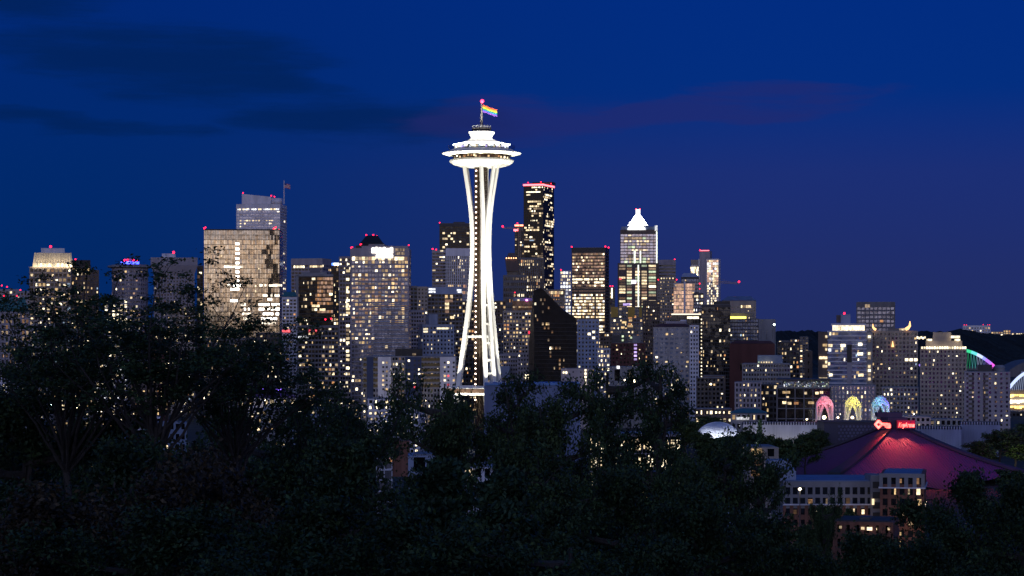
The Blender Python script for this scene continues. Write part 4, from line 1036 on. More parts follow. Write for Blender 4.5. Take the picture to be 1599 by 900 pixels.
b = B('blue_glass_tower', 'tower', 'bright blue and white banded glass tower with a lit roof terrace', 1293, 1352, 517, 1600, 'white', 'blue', 6.7, 5.6, .06, .26, piers=False, lit=.10, top=2, lim=70, seed=6, r=.5)
b.box('terrace', 1300, 1350, 508, 517, glow('terrace_glow', (1, .84, .60), 1.4, .5), 1.5, 20); b.box('terrace_roof', 1298, 1352, 505.5, 508.2, WALL['white'], -2, 24)
b.box('penthouse', 1313, 1328, 491, 506, WALL['blue']); b.box('penthouse', 1306, 1314, 492, 504, WALL['brown'], 8, 18); b.beacon(1318.5, 489.5, 5, 1.2)
b.box('side_bay', 1278, 1293, 518, 640, WALL['brown'], .5, 20); b.box('side_bay', 1352, 1362, 518, 640, WALL['grey'], .5, 20)
for i in range(18):
    if rr.random() < .75: b.lit(1355, 1359, 524 + i * 6.6, 528 + i * 6.6, rr.choice(['bright', 'cream', 'dim']), out=-1.0)
    if rr.random() < .55: b.lit(rr.choice([1279.5, 1285, 1289]), 1292, 524 + i * 6.6, 528 + i * 6.6, rr.choice(['cream', 'dimwarm', 'dim', 'warm']), out=-1.0)
for i in range(15): b.lit(1302 + i * 3.1, 1304 + i * 3.1, 511, 515.5, rr.choice(['bright', 'cream', 'bright']), 'terrace_lamp', -1.0)
for x, y, w_ in ((1294, 539, 6), (1294, 546, 4), (1340, 537, 6), (1339, 552, 8), (1313, 539, 7), (1313, 544, 4), (1340, 585, 8), (1295, 585, 5)): b.lit(x, x + w_, y - 1.3, y + 3, rr.choice(['bright', 'cream', 'white']), out=.3)
m = MB(); m.box(b.lx(1322.5), b.lx(1330), -b.D / 2 - 1.1, -b.D / 2 - .55, zpx(566, 1600), zpx(538, 1600)); m.build('vertical_panel', WALL['black'], b.root)
m = MB(); m.box(b.lx(1322.5), b.lx(1330), -b.D / 2 - 1.1, -b.D / 2 - .55, zpx(598, 1600), zpx(566.2, 1600)); m.build('vertical_panel', WALL['lavender'], b.root)
b = B('unlit_grid_tower', 'tower', 'mostly unlit grey grid tower standing behind the blue glass tower', 1338.5, 1396.5, 472, 2000, 'mid', 'soft', 6.6, 6.4, .24, .4, lit=.03, pal='warm' if 'warm' in PAL else 'apt', top=8, lim=40, r=.6)
b.lit(1351, 1358.5, 475.5, 480.5, 'dim', 'sign_panel', .2); b.lit(1374, 1379, 500, 503.5, 'orange')
b = B('flame_top_tower', 'apartment building', 'beige apartment tower with glowing orange flame shapes on its roof', 1362, 1432, 517, 1620, 'beige', 'dark', 6.7, 5.8, .42, .42, lit=.13, top=3, lim=90, seed=14)
b.box('roof_plant', 1386, 1404, 513, 517.4, WALL['mid'])
FL = glow('flame_orange', (1, .52, .20), 2.4)
for x, y, h_, lean in ((1366, 514, 8, -1), (1417, 513, 11, 1), (1394, 541, 8, 0)):
    m = MB(); x_, z_ = b.lx(x), zpx(y, 1620); s_ = h_ * b.k
    yy = -b.D / 2 - 1.2
    m.tube([(x_ - s_ * .3 * lean, yy, z_ - s_ * .15), (x_, yy, z_), (x_ + s_ * .3 * lean, yy, z_ + s_ * .35), (x_ + s_ * .32 * lean, yy, z_ + s_ * 1.0)], [s_ * .22, s_ * .26, s_ * .18, s_ * .06], 8)
    m.build('flame_sculpture', FL, b.root, True)
for x, w_ in ((1404, 12), (1408, 4)): b.lit(x, x + w_, 513, 516, 'cream', 'roof_lamp', -2)
for x in (1413, 1420, 1427): b.lit(x, x + 5, 560, 564, 'bright')
B('lower_wing', 'apartment building', 'lower beige wing in front of the flame topped tower', 1378, 1433, 605, 1500, 'pale', 'dark', 6.9, 5.4, .4, .42, lit=.22, top=2, lim=90)
B('violet_bay_block', 'apartment building', 'lavender block with tall sparkling window strips behind the three arches', 1297, 1366, 602, 1420, 'lavender', 'soft', 6.8, 5.6, .5, .34, lit=.2, top=2, lim=90)
b = B('stepped_crown_apartments', 'apartment building', 'beige apartment tower with a stepped crown outlined in bright lamps', 1438, 1508, 546, 1450, 'beige', 'dark', 6.8, 5.8, .5, .45, lit=.17, top=1.5, lim=100, seed=15)
b.box('crown_step', 1446, 1502, 532.5, 546.5, WALL['beige'], 2, 24); b.box('crown_step', 1457, 1485, 519, 533, WALL['beige'], 4, 22)
for i in range(18): b.lit(1439 + i * 3.9, 1441.8 + i * 3.9, 541.5, 545, 'bright', 'crown_lamp', .3 if i % 3 else .6)
for i in range(8): b.lit(1447 + i * 2.3 + (34 if i > 3 else 0), 1448.9 + i * 2.3 + (34 if i > 3 else 0), 529.5, 532.6, 'bright', 'crown_lamp', -2.0)
for i in range(5): b.lit(1432 + i * 2.9, 1434.3 + i * 2.9, 525.5 + (i % 2), 529 + (i % 2), 'bright', 'roof_lamp', -4)
b.box('roof_canopy', 1484, 1499, 524, 528.5, WALL['white'], 6, 18)
for i in range(5): b.lit(1485 + i * 2.8, 1487 + i * 2.8, 525, 528, 'bright', 'crown_lamp', -6)
b = B('pink_concrete_apartments', 'apartment building', 'pink grey concrete apartment block with dark balcony columns at the right', 1507, 1576, 581, 1350, 'lavender', 'dark', 7.2, 8.2, .62, .5, lit=.16, top=1.5, lim=90, seed=16)
for i in range(10):
    for xa in (1513, 1535):
        m_ = glow('unlit_pane', (.3, .3, .5), .01); b.lit(xa, xa + 8, 586 + i * 7.2, 589.5 + i * 7.2, m_, 'balcony', .1)
b.box('penthouse', 1527, 1549, 570, 581.4, WALL['dark'])
m = MB(); m.lathe([(9 * b.k, b.top), (9 * b.k, b.top + 2), (10 * b.k, b.top + 2.4), (6 * b.k, b.top + 4)], 28, b.lx(1560), 0); m.build('roof_drum', WALL['grey'], b.root)
B('valley_block', 'building', 'dim low block at the right edge below the lit stadium', 1575, 1640, 643, 1700, 'dark', 'black', 7, 6, .4, .45, lit=.2, pal='yellow', lim=30)
# hill top hospital and neighbours
b = B('hill_hospital', 'building', 'long white block with red roof lights on the wooded hill', 1504, 1546, 508.5, 4700, 'white', 'dark', 4.2, 4, .5, .5, lit=.25, top=3, lim=0, yb=525)
for x in (1506, 1509.5, 1535, 1542, 1545): b.beacon(x, 507.5, 3, .95)
for i, (xa, xb, y) in enumerate(((1548, 1566, 518), (1567, 1578, 515.5), (1580, 1600, 520))):
    B('hill_house', 'building', ('low lit block right of the long hill hospital', 'small pale block with a stepped roof on the wooded hill', 'low lit block at the right edge of the wooded hill')[i], xa, xb, y, 4650, 'beige', 'dark', 3.2, 3.4, .3, .4, lit=.5, pal='yellow', top=1, lim=0, yb=528)
for i, (xa, xb, y) in enumerate(((1216, 1232, 532), (1234, 1248, 530), (1249, 1262, 526))):
    B('hill_house', 'building', ('low lamp lit block at the left foot of the wooded hill', 'dim low block in the middle foot of the wooded hill', 'low block with a red lamp under the wooded hill')[i], xa, xb, y, 3300, 'mid', 'dark', 4, 4, .3, .4, lit=.3, pal='yellow', top=1, lim=0)
# ------------------------------------------------------------------ the needle tower
NW = surf('needle_white', (.78, .78, .74), .5, var=.12, scale=.04)
def clear_glass():
    m = bpy.data.materials.new('clear_glass'); m.use_nodes = True; nt = m.node_tree; N, L = nt.nodes.new, nt.links.new
    nt.nodes.clear(); o = N('ShaderNodeOutputMaterial'); t = N('ShaderNodeBsdfTransparent'); g = N('ShaderNodeBsdfGlossy'); x = N('ShaderNodeMixShader')
    t.inputs[0].default_value = (.86, .90, .95, 1); g.inputs[1].default_value = .08; x.inputs[0].default_value = .14
    L(t.outputs[0], x.inputs[1]); L(g.outputs[0], x.inputs[2]); L(x.outputs[0], o.inputs[0]); return m
def needle():
    Y = 1200.0; k = k_at(Y); c = P(752, 530, Y); zz = lambda py: zpx(py, Y)
    root = empty('observation_tower', (c.x, Y, 0), 0, 'floodlit white observation tower on splayed legs with a saucer top', 'tower')
    # legs: each a pair of beams that pinch together at the waist
    zs  = [0, 20, 34, 40, 58, 79, 90, 102, 115, 125, 135, 143, 149, 157]
    rad = [16.0, 13.8, 12.2, 11.4, 8.9, 6.3, 5.3, 4.65, 4.7, 5.3, 6.5, 7.7, 8.6, 9.6]
    sep = [2.7, 2.5, 2.3, 2.2, 1.9, 1.55, 1.2, 1.0, 1.0, 1.2, 2.2, 3.0, 3.5, 4.2]
    wid = [1.1, 1.05, 1.0, .98, .94, .92, .94, .98, 1.0, .96, .88, .84, .82, .78]
    Z = np.linspace(0, 157, 46); Rr = np.interp(Z, zs, rad); S = np.interp(Z, zs, sep); Wd = np.interp(Z, zs, wid)
    # smooth the tables a little
    def smooth(a):
        for _ in range(3): a = np.concatenate([[a[0]], (a[:-2] + 2 * a[1:-1] + a[2:]) / 4, [a[-1]]])
        return a
    Rr, S, Wd = smooth(Rr), smooth(S), smooth(Wd)
    for ang in (172, 292, 52):
        a = R(ang); er = Vector((math.cos(a), math.sin(a), 0)); et = Vector((-math.sin(a), math.cos(a), 0))
        m = MB()
        for sg in (-1, 1):
            base = len(m.v)
            for z, r_, s_, w_ in zip(Z, Rr, S, Wd):
                ctr = er * r_ + et * (s_ * sg)
                for du, dv in ((-1, -1), (1, -1), (1, 1), (-1, 1)):
                    p = ctr + et * du * w_ * .93 + er * dv * w_ * 1.15
                    m.v.append((p.x, p.y, z))
            n = len(Z)
            for i in range(n - 1):
                for j in range(4):
                    q0 = base + i * 4 + j; q1 = base + i * 4 + (j + 1) % 4
                    m.f.append((q0, q1, q1 + 4, q0 + 4)); m.m.append(0)
            m.f.append(tuple(base + (n - 1) * 4 + j for j in range(4))); m.m.append(0)
        leg = m.build('leg', NW, root)
        m = MB()
        for z in (16, 28, 40, 47, 56, 66, 76):
            r_, s_ = np.interp(z, Z, Rr), np.interp(z, Z, S)
            p0 = er * (r_ - .2) + et * (s_ - .6); p1 = er * (r_ - .2) - et * (s_ - .6)
            m.tube([(p0.x, p0.y, z), (p1.x, p1.y, z)], .75, 4)
        m.build('cross_tie', NW, leg)
    # horizontal ring ties and the low platform
    m = MB(); r_ = np.interp(zz(526), Z, Rr); z = zz(526)
    cs = [(math.cos(R(a)) * r_, math.sin(R(a)) * r_) for a in (172, 292, 52)]
    for i in range(3):
        a_, b_ = cs[i], cs[(i + 1) % 3]
        m.tube([(a_[0], a_[1], z), (b_[0], b_[1], z)], .9, 4)
    m.build('ring_tie', NW, root)
    m = MB(); m.lathe([(13.5, 28.6), (18, 29.6), (18.4, 32.4), (14, 33.4)], 36); m.build('lower_deck', NW, root)
    m = MB(); m.lathe([(17.9, 29.9), (18.6, 29.9), (18.6, 32.1), (17.9, 32.1)], 36, cap=False); m.build('deck_windows', GLASS['warm'], root)
    # dark lattice core with lifts and its string of lamps
    LAT = surf('core_steel', (.055, .036, .022), .7)
    m = MB()
    for j in range(6):
        a = R(60 * j + 10); m.tube([(math.cos(a) * 2.9, math.sin(a) * 2.9, 0), (math.cos(a) * 2.9, math.sin(a) * 2.9, 157)], .38, 5)
    z = 1.0
    while z < 155:
        for j in range(6):
            a0, a1 = R(60 * j + 10), R(60 * j + 70)
            m.tube([(math.cos(a0) * 2.9, math.sin(a0) * 2.9, z), (math.cos(a1) * 2.9, math.sin(a1) * 2.9, z + 2.4)], .16, 3)
            m.tube([(math.cos(a0) * 2.9, math.sin(a0) * 2.9, z), (math.cos(a1) * 2.9, math.sin(a1) * 2.9, z)], .2, 3)
        z += 2.4
    m.lathe([(1.7, 0), (1.7, 157)], 10)
    core = m.build('core_lattice', LAT, root)
    m = MB(); m.tube([(-3.9, -1.2, 0), (-3.4, -1.2, 157)], .30, 5); m.tube([(-2.6, -2.4, 0), (-2.2, -2.4, 157)], .2, 5); m.build('lift_rail', LAT, core)
    DOT = glow('lift_lamp', (1, .72, .58), 7); 
    for i in range(46):
        z = 26 + i * 2.75
        m = MB(); m.sphere((0, 0, 0), .42, 8, 5); 
        if i == 0: d0 = m.build('lift_lamp', DOT, core)
        else: d0 = d0.copy(); link(d0, core)
        d0.location = (-3.3 + .5 * z / 157, -3.0, z)
    # lower disc with radial ribs, restaurant windows, halo, deck, roof, crown
    m = MB(); m.lathe([(7.8, zz(261.5)), (11.5, zz(260)), (14.8, zz(257)), (16.5, zz(253.4)), (16.9, zz(251.6)), (16.6, zz(250.3)), (15.2, zz(249.2)), (8, zz(248.8))], 96); disc = m.build('lower_disc', NW, root, True)
    m = MB()
    for j in range(48):
        a = math.pi * 2 * j / 48
        pts = [(8.6, zz(261.6)), (11.6, zz(260.4)), (14.9, zz(257.5)), (16.6, zz(253.8)), (17.05, zz(251.8))]
        m.tube([(math.cos(a) * r_, math.sin(a) * r_, z) for r_, z in pts], .16, 4)
    m.build('rib', NW, disc)
    m = MB(); m.lathe([(14.9, zz(249.3)), (15.1, zz(241.2))], 96, cap=False); m.build('restaurant_windows', GLASS['warm'], root)
    m = MB()
    for j in range(48):
        a = math.pi * 2 * (j + .5) / 48; x, y = math.cos(a) * 15.1, math.sin(a) * 15.1
        m.tube([(x, y, zz(249.3)), (x, y, zz(241.2))], .12, 4)
    m.build('window_mullion', WALL['steel'], root)
    r = random.Random(4); mats = ['dimwarm', 'orange', 'cream', 'dim', 'bright', 'warm']; cache = {}
    for j in range(16):
        a = R(200 + r.uniform(0, 140)); c_ = r.choice(mats)
        if c_ not in cache:
            m = MB(); m.box(-.5, .5, -.08, .08, -.45, .45); o = m.build('restaurant_lamp', LIT[c_], root); cache[c_] = o
        else: o = cache[c_].copy(); link(o, root)
        o.location = (math.cos(a) * 15.2, math.sin(a) * 15.2, zz(246.5) + r.uniform(-.6, .5)); o.rotation_euler = (0, 0, a + math.pi / 2)
    m = MB(); m.lathe([(14.6, zz(241.6)), (15.2, zz(242.6)), (16.5, zz(243.4)), (19, zz(242.0)), (20.9, zz(240.4)), (21.1, zz(239.8)), (20.7, zz(239.2)), (19.2, zz(238.0)), (17.4, zz(235.6)), (16.2, zz(234.2)), (14, zz(233.6))], 120); halo = m.build('halo', NW, root, True)
    m = MB()
    for j in range(48):
        a = math.pi * 2 * j / 48
        m.tube([(math.cos(a) * r_, math.sin(a) * r_, z) for r_, z in ((15.4, zz(242.9)), (19, zz(242.2)), (21.0, zz(240.2)))], .13, 4)
    m.build('rib', NW, halo)
    m = MB(); m.lathe([(14.6, zz(234.2)), (14.6, zz(227.2))], 96, cap=False); m.build('deck_windows', GLASS['dark'], root)
    m = MB(); m.lathe([(17.3, zz(234.6)), (17.9, zz(228.8)), (17.95, zz(228.6)), (17.4, zz(234.6))], 72, cap=False); m.build('deck_barrier', clear_glass(), root)
    cache = {}
    for j in range(34):
        a = R(195 + 150 * (j + r.uniform(0, .8)) / 34); c_ = r.choice(['cool', 'cream', 'warm', 'violet', 'dim', 'white', 'orange', 'bright', 'cream'])
        if c_ not in cache:
            m = MB(); m.box(-.55, .55, -.08, .08, -.55, .55); o = m.build('deck_lamp', LIT[c_], root); cache[c_] = o
        else: o = cache[c_].copy(); link(o, root)
        o.location = (math.cos(a) * 14.75, math.sin(a) * 14.75, zz(230.5) + r.uniform(-.3, .3)); o.rotation_euler = (0, 0, a + math.pi / 2)
    m = MB(); m.lathe([(14.6, zz(227.6)), (15.3, zz(227.4)), (15.2, zz(226.4)), (11.2, zz(223.2)), (8.2, zz(220.8)), (6.0, zz(217.6)), (5.6, zz(215)), (5.9, zz(212.2)), (6.8, zz(209)), (7.1, zz(207.4)), (6.9, zz(206.2)), (5.5, zz(205.4))], 96); m.build('roof', NW, root, True)
    m = MB(); m.lathe([(5.1, zz(205.4)), (5.2, zz(200.5)), (4.2, zz(200))], 40); m.build('roof_cabin', WALL['black'], root)
    m = MB()
    for z in (zz(197.2), zz(199), zz(201)): m.tube([(math.cos(R(a)) * 4.9, math.sin(R(a)) * 4.9, z) for a in range(0, 361, 12)], .13, 4, False)
    for a in range(0, 360, 24): m.tube([(math.cos(R(a)) * 4.9, math.sin(R(a)) * 4.9, zz(203)), (math.cos(R(a)) * 4.9, math.sin(R(a)) * 4.9, zz(197.2))], .12, 4)
    m.build('roof_railing', WALL['metal'], root)
    m = MB(); m.tube([(0, 0, zz(203)), (0, 0, zz(190)), (0, 0, zz(175)), (0, 0, zz(160))], [1.0, .8, .5, .28], 8)
    m.build('spire', surf('spire_grey', (.22, .20, .19), .5), root)
    m = MB(); m.sphere((.3, 0, zz(158.4)), .95, 12, 8); m.build('beacon_light', REDC, root)
    # floodlights standing on the ground and under the saucer
    def spot(name, loc, target, e, size, colr=(1, .95, .80)):
        l = bpy.data.lights.new(name, 'SPOT'); l.energy = e; l.spot_size = R(size); l.spot_blend = .6; l.color = colr; l.shadow_soft_size = 1.5
        o = bpy.data.objects.new(name, l); link(o, root); o.location = loc
        d = Vector(target) - Vector(loc); o.rotation_euler = d.to_track_quat('-Z', 'Y').to_euler()
    for x, y, e in ((-60, -55, 3.2), (62, -50, 3.2), (0, -85, 3.4), (-75, 25, 2.2), (80, 25, 2.2), (0, 80, 1.2)):
        spot('floodlight', (x * .55, y * .55, 3), (0, 0, 62), e * 1.0e5, 46)
        spot('floodlight', (x * .8, y * .8, 3), (0, 0, 140), e * 2.7e5, 30)
    # on the low deck and on the halo: lamps that wash the upper legs and the roof
    for a in (160, 250, 300, 40):
        spot('floodlight', (math.cos(R(a)) * 25, math.sin(R(a)) * 25, 34), (0, 0, 150), 1.6e5, 34)
    for a in range(190, 351, 20):
        spot('halo_lamp', (math.cos(R(a)) * 16.9, math.sin(R(a)) * 16.9, zz(226.6)), (0, 0, zz(213)), 9000, 130)
    for a in range(180, 361, 30):
        spot('halo_lamp', (math.cos(R(a)) * 16.8, math.sin(R(a)) * 16.8, zz(248.5)), (math.cos(R(a)) * 19.5, math.sin(R(a)) * 19.5, zz(241)), 2600, 150, (1, .93, .55))
    return root, c
needle_root, nc_ = needle()
# rainbow flag on the spire
RF = [surf('flag_stripe_red', (.80, .12, .06), .8), surf('flag_stripe_orange', (.85, .33, .04), .8), surf('flag_stripe_yellow', (.85, .70, .06), .8), surf('flag_stripe_green', (.04, .38, .12), .8),
      surf('flag_stripe_blue', (.05, .13, .62), .8), surf('flag_stripe_violet', (.22, .08, .50), .8)]
m = MB(); w_, h_ = 7.6, 4.0
def fpt(u, v): return (w_ * u, math.sin(u * 6 + v) * .35 * (.2 + u), -h_ * v * (1 - .06 * u) - 2.7 * u + math.sin(u * 7) * .12)
for i in range(6):
    for j in range(16):
        u0, u1, v0, v1 = j / 16, (j + 1) / 16, i / 6, (i + 1) / 6
        m.mi = i; m.add([fpt(u0, v0), fpt(u1, v0), fpt(u1, v1), fpt(u0, v1)], [(3, 2, 1, 0)])
o = m.build('rainbow_flag', RF, None, loc=(nc_.x + .55, 1200, zpx(163.5, 1200))); tag(o, 'six striped rainbow flag flying from the spire of the white saucer tower', 'flag')
l = bpy.data.lights.new('flag_spot', 'SPOT'); l.energy = 8000; l.spot_size = R(50); l.color = (1, .95, .85)
o = bpy.data.objects.new('flag_spot', l); link(o, needle_root); o.location = (3, -10, zpx(203, 1200)); o.rotation_euler = (Vector((4, 0, zpx(174, 1200))) - Vector((3, -10, zpx(203, 1200)))).to_track_quat('-Z', 'Y').to_euler()

# ------------------------------------------------------------------ the pyramid roofed arena
def arena():
    Y = 1000.0; k = k_at(Y); c = P(1396, 530, Y)
    root = empty('arena', (c.x, Y, 0), 0, 'low arena with a huge ribbed pyramid roof washed in red and magenta light', 'arena')
    Rr, al = 60.0, R(-34); za = 19.0; ze = 1.2
    cor = [Vector((Rr * math.cos(al + i * math.pi / 2), Rr * math.sin(al + i * math.pi / 2), ze)) for i in range(4)]   # right, back, left, front
    top = [Vector((5.2 * math.cos(al + i * math.pi / 2), 5.2 * math.sin(al + i * math.pi / 2), za)) for i in range(4)]
    ROOF = surf('arena_roof', (.115, .065, .14), .85, var=.14, scale=.3, streak=False)  # grey metal tinted purple, part of the night lighting put into its colour
    RIDGE = surf('arena_ridge', (.05, .055, .065), .7)
    for i in range(4):
        a, b_ = cor[i], cor[(i + 1) % 4]; ta, tb = top[i], top[(i + 1) % 4]
        m = MB(); nu, nv = 2, 14
        mid_ = (a + b_) * .5; mid_ = Vector((mid_.x * 1.38, mid_.y * 1.38, -4.5))
        def pt(u, v, lift=0.0):
            lo = a.lerp(mid_, u * 2) if u < .5 else mid_.lerp(b_, u * 2 - 1); hi = ta.lerp(tb, u); p = lo.lerp(hi, v)
            sag = math.sin(math.pi * v) * 1.5
            return (p.x, p.y, p.z - sag + lift)
        for q in range(nv):
            for s_ in range(nu): 
                m.add([pt(s_ / nu, q / nv), pt((s_ + 1) / nu, q / nv), pt((s_ + 1) / nu, (q + 1) / nv), pt(s_ / nu, (q + 1) / nv)], [(0, 1, 2, 3)])
        panel = m.build('roof_panel', ROOF, root)
        # standing seams that run straight up the slope
        m = MB(); n = 64
        for j in range(1, n):
            u0 = j / n
            # seam goes up perpendicular to the eave until it meets the hip
            vmax = min(1.0, 2 * min(u0, 1 - u0) * 1.0)
            pts = []
            for q in range(7):
                v = vmax * q / 6 * .98
                w = .5 + (u0 - .5) / max(1e-3, (1 - v * .913)) if v < 1 else .5
                if 0 <= w <= 1: pts.append(pt(w, v, .16))
            if len(pts) > 1: m.tube(pts, .08, 4)
        m.build('seam', ROOF, panel)
    for i in range(4):
        m = MB(); pts = []
        for q in range(9):
            v = q / 8; p = cor[i].lerp(top[i], v); pts.append((p.x, p.y, p.z - math.sin(math.pi * v) * 1.5 + .5))
        base = len(m.v)
        d = (cor[i] - top[i]); d.z = 0; d.normalize(); n_ = Vector((-d.y, d.x, 0))
        for (x, y, z), v in zip(pts, [q / 8 for q in range(9)]):
            w_ = 2.9 - 1.0 * v
            for s_, zz_ in ((-1, -.6), (-1, .45), (1, .45), (1, -.6)):
                m.v.append((x + n_.x * w_ * s_, y + n_.y * w_ * s_, z + zz_))
        for q in range(8):
            for j in range(4):
                a0 = base + q * 4 + j; b0 = base + q * 4 + (j + 1) % 4; m.f.append((a0, b0, b0 + 4, a0 + 4)); m.m.append(0)
        m.f.append((base, base + 1, base + 2, base + 3)); m.m.append(0)
        m.build('hip_beam', RIDGE, root)
    m = MB()
    for i in range(4):
        a, b_ = cor[i] * .97, cor[(i + 1) % 4] * .97
        m.add([(a.x, a.y, -1), (b_.x, b_.y, -1), (b_.x, b_.y, ze - .2), (a.x, a.y, ze - .2)], [(0, 1, 2, 3)])
    m.build('wall', GLASS['dark'], root)
    # roof lantern box and the two sign faces
    m = MB()
    m.add([(t.x * 1.25, t.y * 1.25, za - .5) for t in top] + [(t.x * 1.25, t.y * 1.25, za + 4.6) for t in top], [(0, 1, 2, 3), (7, 6, 5, 4), (0, 1, 5, 4), (1, 2, 6, 5), (2, 3, 7, 6), (3, 0, 4, 7)])
    m.box(-7, 4, 2, 9, za + 4.6, za + 6.6)
    m.build('roof_lantern', surf('lantern_plum', (.09, .07, .10), .7), root)
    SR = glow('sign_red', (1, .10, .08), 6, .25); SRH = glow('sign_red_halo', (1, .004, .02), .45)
    x = lambda px: (px - 1396) * k; z = lambda py: zpx(py, Y - 9); yy = -9.0
    k9 = k_at(Y - 9); x = lambda px: (px - 1396) * k9
    # frames
    m = MB(); 
    for x0, x1 in ((1361, 1386), (1396, 1424)):
        for py in (657.5, 669): m.box(x(x0), x(x1), yy + .5, yy + .9, z(py) - .12, z(py) + .12)
        for i in range(5): xx = x(x0 + (x1 - x0) * i / 4); m.box(xx - .1, xx + .1, yy + .4, yy + 4, z(671), z(657))
    m.build('sign_frame', WALL['steel'], root)
    def neon(name, pts, rad, mat, parent):
        m = MB(); m.tube([(x(a), yy + o_, z(b_)) for a, b_, o_ in pts], rad, 6); return m.build(name, mat, parent)
    # key: diamond bow, shaft and teeth
    m = MB()
    def stroke(pts, rad, dy=0.0): m.tube([(x(a), yy + dy, z(b_)) for a, b_ in pts], rad, 6)
    bow = [(1366.3, 657.6), (1371.8, 663), (1366.3, 668.4), (1361.6, 663), (1366.3, 657.6), (1368, 659.3)]
    stroke(bow, .62)
    stroke([(1371.5, 662.6), (1384, 663.4)], .62); stroke([(1378.2, 663.5), (1378.2, 667.6)], .5); stroke([(1381.2, 664), (1381.2, 667)], .45); stroke([(1383.8, 663), (1383.8, 668.4)], .5)
    stroke([(1378.2, 667.4), (1384, 668.4)], .3)
    key = m.build('key_sign', SR, root)
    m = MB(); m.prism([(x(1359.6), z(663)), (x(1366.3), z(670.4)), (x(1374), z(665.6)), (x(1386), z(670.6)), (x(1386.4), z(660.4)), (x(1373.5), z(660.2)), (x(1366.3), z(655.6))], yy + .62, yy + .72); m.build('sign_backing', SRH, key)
    # lettering
    cu = bpy.data.curves.new('lettering', 'FONT'); cu.body = 'KeyArena'; cu.size = 2.7; cu.extrude = .12; cu.offset = .05; cu.shear = .3
    to = bpy.data.objects.new('lettering_curve', cu); col.objects.link(to)
    dg = bpy.context.evaluated_depsgraph_get(); me = bpy.data.meshes.new_from_object(to.evaluated_get(dg)); bpy.data.objects.remove(to)
    xs_ = [v.co.x for v in me.vertices]; sc = (x(1422.6) - x(1397.6)) / (max(xs_) - min(xs_)); x_min = min(xs_)
    for v in me.vertices: v.co = Vector((x(1397.6) + (v.co.x - x_min) * sc, yy - v.co.z, z(667.2) + v.co.y * 1.05))
    me.materials.clear(); me.materials.append(SR)
    o = bpy.data.objects.new('lettering', me); link(o, root)
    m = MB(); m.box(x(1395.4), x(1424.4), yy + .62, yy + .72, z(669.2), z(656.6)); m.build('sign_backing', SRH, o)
    # lamps under the signs and along the eaves
    def lamp(loc, target, e, size, colr, soft=.12):
        l = bpy.data.lights.new('roof_floodlight', 'SPOT'); l.energy = e; l.spot_size = R(size); l.spot_blend = .8; l.color = colr; l.shadow_soft_size = soft
        o = bpy.data.objects.new('roof_floodlight', l); link(o, root); o.location = loc
        o.rotation_euler = (Vector(target) - Vector(loc)).to_track_quat('-Z', 'Y').to_euler()
    for px, tx in ((1373, -10), (1382, -2), (1402, 8), (1414, 16)):
        lamp((x(px), yy - 2.0, za + 2.2), (tx + 1, -24, 11), 10000, 62, (1, .004, .05))
    lamp((x(1378), yy - 1.5, za + 1.2), (x(1380), -16, 15), 15000, 80, (1, .14, .08)); lamp((x(1408), yy - 1.5, za + 1.2), (x(1406), -16, 15), 15000, 80, (1, .14, .08))
    for px, tx in ((1364, -20),): lamp((x(px), yy + 1, za + 2.5), (-30, -2, 10), 3500, 110, (1, .03, .30))
    for xx, yv in ((-20, -70), (20, -72), (52, -62)):
        lamp((xx, yv, 26), (xx * .75 + 6, -22, 7), 11000, 84, (.46, .0, .80), .3)
    lamp((-62, -40, 22), (-26, -8, 8), 3500, 70, (.35, .12, .9), .3)
    return root
arena()

